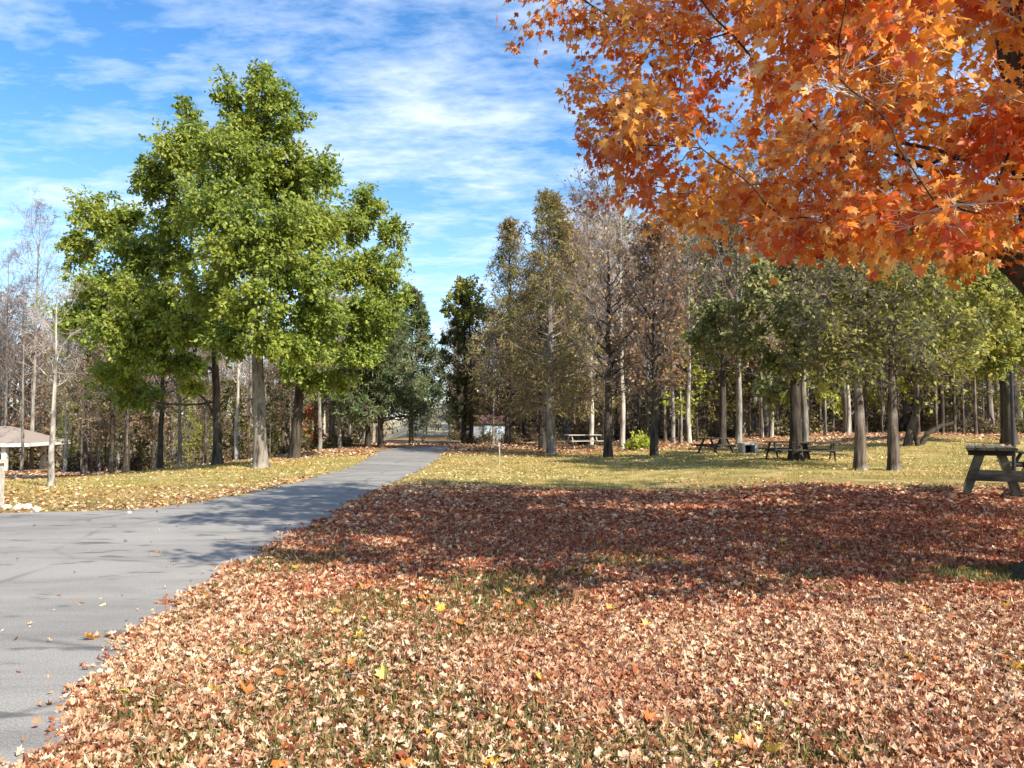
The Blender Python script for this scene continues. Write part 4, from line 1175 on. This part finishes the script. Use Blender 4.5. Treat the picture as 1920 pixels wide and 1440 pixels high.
def litter():
    g = np.random.default_rng(200)
    mb = MB()
    def lay(n, y0, y1, tpls, size, keep, lift=0.02, flat=0.55, mat=0):
        x, y = sample(g, n, y0, y1)
        k = g.random(n) < keep(x, y)
        x, y = x[k], y[k]
        edge = xr_(y) + 0.12 * (vnoise(x, y, 3.0, 5) - 0.6) - g.exponential(0.045, len(x))
        ok = ~((x > xl_(y) - 0.05) & (x < edge) & (y < LE[-1, 0])) | (g.random(len(x)) < 0.0007)
        x, y = x[ok], y[ok]
        z = gz(x, y) + 0.006 + lift * g.random(len(x)) ** 1.5
        z = np.where(on_road(x, y), gz(x, y) + 0.02, z)
        n_ = len(x)
        pos = np.stack([x, y, z], 1)
        az = g.random(n_) * 2 * pi
        yd = np.stack([np.cos(az), np.sin(az), g.normal(0, 0.28, n_)], 1)
        nr = norm(np.array([0, 0, 1.0]) + rdir(g, n_) * flat)
        nr = np.where(g.random((n_, 1)) < 0.5, nr, nr * np.array([1, 1, -1]))
        pick = g.integers(0, len(tpls), n_)
        for i, tp in enumerate(tpls):
            q = pick == i
            sz = size * (0.6 + 0.75 * g.random(q.sum()))
            if mat == 0:      # red maple leaves, gathered in the crown's shadow to deepen that shade in colour
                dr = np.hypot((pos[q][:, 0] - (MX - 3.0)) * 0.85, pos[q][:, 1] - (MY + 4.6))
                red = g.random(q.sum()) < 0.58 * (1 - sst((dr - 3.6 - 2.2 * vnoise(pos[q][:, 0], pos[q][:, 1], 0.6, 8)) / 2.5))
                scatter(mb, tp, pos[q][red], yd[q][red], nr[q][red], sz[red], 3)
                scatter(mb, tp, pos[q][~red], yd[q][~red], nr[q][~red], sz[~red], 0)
            else:
                scatter(mb, tp, pos[q], yd[q], nr[q], sz, mat)
    def dens(x, y):
        grassy = vnoise(x, y, 0.8, 1) * 0.65 + vnoise(x, y, 2.4, 2) * 0.35
        d = 1.0 - 0.82 * sst((grassy - 0.5) / 0.14) * (y < 9)
        d = np.where(x < xl_(y) + 0.1, 0.06 * d, d)
        d = d * (1 - sst((y - np.interp(x, [0, 7], [17.5, 14.2]) + 2.2 * vnoise(x, y, 0.5, 3)) / 2.5))
        # bare mossy ring beside the maple trunk
        d = d * np.where(((x - MX + 0.85) / 0.6) ** 2 + ((y - MY - 0.25) / 0.42) ** 2 < 1, 0.0, 1.0)
        return d
    lay(230000, 2.6, 6.5, [CURL_B, CRUMP, CRUMP2, SHRED, STAR], 0.044, dens, 0.035, 1.0)
    lay(240000, 6.5, 11.5, [CRUMP, STAR, SHRED, CRUMP2], 0.05, dens, 0.035, 1.0)
    lay(2600, 2.8, 12, [MAPLE, CURL_A], 0.085, lambda x, y: 0.5 + 0 * x, 0.04, 0.5, 2)
    lay(200000, 11.5, 20.0, [STAR, KITE], 0.072, dens, 0.04, 0.9)
    # thinner yellow fall over the lawns, painting litter sunlit tan past the maple's shadow
    far = lambda x, y: np.clip(1.5 * (0.6 * vnoise(x, y, 0.35, 9) + 0.4 * vnoise(x, y, 1.3, 14)) - 0.35, 0, 1) * np.where(y < 19, sst((y - 12.5) / 3) + (x < xl_(y)), 1)
    lay(110000, 12.5, 36.0, [KITE], 0.075, far, 0.03, mat=1)
    # deep leaf fall along the lawn's far side, in the woods
    lay(50000, 33.0, 52.0, [KITE], 0.14, lambda x, y: 0.9 * (vnoise(x, y, 0.3, 12) > 0.35), 0.05, 0.8, 0)
    lay(60000, 25.0, 48.0, [KITE], 0.11, lambda x, y: 0.9 * (x < -8) * sst((y - 25 - 3 * vnoise(x, y, 0.4, 31)) / 3) * (vnoise(x, y, 0.5, 32) > 0.3), 0.04, 0.7, 0)
    # drift along the left kerb of the drive
    lay(40000, 13.6, 21.0, [KITE, STAR], 0.085, lambda x, y: 0.95 * np.exp(-np.abs(x - xl_(y) + 0.2) / 0.5) * (x < xl_(y) + 0.1) * (x > -8.2), 0.03, 0.7, 0)
    # broken twigs among the leaves
    x, y = sample(g, 700, 2.8, 15); k = ~on_road(x, y, -0.1); x, y = x[k], y[k]; n_ = len(x)
    az = g.random(n_) * 6.28; L_ = 0.05 + 0.22 * g.random(n_) ** 2
    u = np.linspace(-0.5, 0.5, 4)
    P = np.stack([x[:, None] + np.cos(az)[:, None] * u * L_[:, None], y[:, None] + np.sin(az)[:, None] * u * L_[:, None], gz(x, y)[:, None] + 0.045 + 0 * u], -1) + g.normal(0, 0.006, (n_, 4, 3))
    tubes(mb, P, np.full((n_, 4), 0.0026), 4, 4)
    ca, sa = cos(radians(-30)), sin(radians(-30))
    lx = g.uniform(-0.34, 0.34, 26); ly = g.uniform(0.02, 1.7, 26); n_ = 26
    tx, ty = TABLE[0] + ca * lx - sa * ly, TABLE[1] + sa * lx + ca * ly
    az = g.random(n_) * 6.28
    scatter(mb, CURL_A, np.stack([tx, ty, np.full(n_, TABLE[2] + 0.848)], 1), np.stack([np.cos(az), np.sin(az), 0 * az], 1), np.array([0, 0, 1.0]) + g.normal(0, .15, (n_, 3)), 0.06 + 0.03 * g.random(n_), 0)
    o = mb.build("fallen_leaves", [M["litter"], M["litter_far"], M["litter_fresh"], M["litter_shade_red"], M["bark_grey"]])
    tag(o, kind="stuff")
litter()


def grass():
    g = np.random.default_rng(201)
    mb = MB()
    def blades(n, y0, y1, h, keep, mat=0, wf=1.0):
        x, y = sample(g, n, y0, y1)
        k = g.random(n) < keep(x, y); x, y = x[k], y[k]
        ok = ~on_road(x, y, -0.02); x, y = x[ok], y[ok]
        pos = np.stack([x, y, gz(x, y) - 0.004], 1)
        yd = norm(np.array([0, 0, 1.0]) + g.normal(0, 0.42, (len(x), 3)))
        az = g.random(len(x)) * 2 * pi
        nr = np.stack([np.cos(az), np.sin(az), 0 * az], 1)
        tv = BLADE[0] * np.array([wf, 1, 1])
        scatter(mb, (tv, BLADE[1]), pos, yd, nr, h * (0.5 + 0.9 * g.random(len(x))), mat)
    def near(x, y):
        grassy = vnoise(x, y, 0.8, 1) * 0.65 + vnoise(x, y, 2.4, 2) * 0.35
        e = 1.4 * np.exp(-np.clip(x - xr_(y), 0, None) / 0.3) * (x > xr_(y))
        moss = ((x - MX + 0.85) / 0.6) ** 2 + ((y - MY - 0.25) / 0.42) ** 2 < 1
        return np.clip(sst((grassy - 0.44) / 0.14) + 0.8 * e + moss, 0.08, 1)
    blades(150000, 2.6, 9.5, 0.062, near)
    blades(60000, 9.5, 16, 0.06, lambda x, y: np.clip(near(x, y) * 0.6, 0.1, 1))
    lawn = lambda x, y: np.where((y > 17) | (x < xl_(y)), np.clip(1.6 * vnoise(x, y, 0.8, 21) - 0.15, 0.1, 1), 0.0)
    blades(150000, 13.5, 38.0, 0.065, lawn, 1, 1.6)
    o = mb.build("grass", [M["grass"], M["grass_far"]])
    tag(o, kind="stuff")
grass()

# =================================================================== SKY, SUN, CAMERA
wd = bpy.data.worlds.new("World"); S.world = wd; wd.use_nodes = True
nt = wd.node_tree; nt.nodes.clear()
out = N(nt, "ShaderNodeOutputWorld"); bg = N(nt, "ShaderNodeBackground")
sky = N(nt, "ShaderNodeTexSky", sky_type="NISHITA"); sky.sun_disc = False
sky.sun_elevation = SUN_EL
sky.sun_rotation = math.atan2(-SUN_AZ[0], -SUN_AZ[1])
sky.altitude = 200; sky.air_density = 1.0; sky.dust_density = 0.6; sky.ozone_density = 3.0
hs = N(nt, "ShaderNodeHueSaturation"); setin(hs, Saturation=1.25, Value=1.0); nt.links.new(sky.outputs[0], hs.inputs["Color"])
tc = N(nt, "ShaderNodeTexCoord"); sp_ = N(nt, "ShaderNodeSeparateXYZ"); nt.links.new(tc.outputs["Generated"], sp_.inputs[0])
zz = math_(nt, "MAXIMUM", math_(nt, "ADD", sp_.outputs[2], 0.10), 0.02)
cb_ = N(nt, "ShaderNodeCombineXYZ")
nt.links.new(math_(nt, "DIVIDE", sp_.outputs[0], zz), cb_.inputs[0]); nt.links.new(math_(nt, "DIVIDE", sp_.outputs[1], zz), cb_.inputs[1])
mp = N(nt, "ShaderNodeMapping"); mp.inputs["Rotation"].default_value = (0, 0, radians(18)); mp.inputs["Scale"].default_value = (1.0, 1.7, 1); mp.inputs["Location"].default_value = (7.1, 2.3, 0)
nt.links.new(cb_.outputs[0], mp.inputs[0])
c1 = noise(nt, 0.95, mp.outputs[0], 3, 0.5, 0.15)
c2 = noise(nt, 3.2, mp.outputs[0], 8, 0.6, 0.25)
c3 = noise(nt, 11.0, mp.outputs[0], 6, 0.6, 0.2)
cl = math_(nt, "ADD", math_(nt, "ADD", math_(nt, "MULTIPLY", c1, 0.42), math_(nt, "MULTIPLY", c2, 0.36)), math_(nt, "MULTIPLY", c3, 0.22))
cl = ramp(nt, cl, [(0.455, (0, 0, 0)), (0.55, (0.34, 0.34, 0.34)), (0.66, (0.82, 0.82, 0.82))])
hz = N(nt, "ShaderNodeMapRange"); setin(hz, From_Min=0.34, From_Max=0.04, To_Min=0.0, To_Max=0.45); nt.links.new(sp_.outputs[2], hz.inputs[0])
cl = math_(nt, "MINIMUM", math_(nt, "ADD", cl, math_(nt, "MULTIPLY", hz.outputs[0], 0.5)), 0.95)
col = mix(nt, cl, hs.outputs[0], (4.6, 5.1, 5.9))
nt.links.new(col, bg.inputs[0]); bg.inputs[1].default_value = 0.14
nt.links.new(bg.outputs[0], out.inputs[0])

sl = bpy.data.lights.new("sun", "SUN"); sl.energy = 5.0; sl.angle = radians(0.53); sl.color = (1.0, 0.94, 0.84)
so = bpy.data.objects.new("sun", sl); C.objects.link(so)
from mathutils import Vector
dv = Vector((SUN_AZ[0] * cos(SUN_EL), SUN_AZ[1] * cos(SUN_EL), -sin(SUN_EL)))
so.rotation_euler = dv.to_track_quat("-Z", "Y").to_euler()
so.location = (20, -30, 40)

cd = bpy.data.cameras.new("camera"); cd.sensor_width = 36; cd.lens = F / 1920 * 36; cd.clip_end = 4000; cd.clip_start = 0.05
co = bpy.data.objects.new("camera", cd); C.objects.link(co)
co.location = EYE; co.rotation_euler = (pi / 2 + PITCH, 0, 0)
S.camera = co

S.view_settings.view_transform = "Standard"; S.view_settings.look = "None"; S.view_settings.gamma = 1.0; S.view_settings.use_curve_mapping = False
S.view_settings.exposure = 0.84
S.render.engine = "CYCLES"
S.cycles.max_bounces = 7; S.cycles.diffuse_bounces = 3; S.cycles.glossy_bounces = 2; S.cycles.transmission_bounces = 5; S.cycles.transparent_max_bounces = 4
S.cycles.sample_clamp_indirect = 6.0
S.cycles.use_denoising = True
for o in list(S.objects):          # prototypes that never found a place
    if o.parent is None and o.location.y < -300:
        for c in list(o.children_recursive):
            bpy.data.objects.remove(c)
        bpy.data.objects.remove(o)
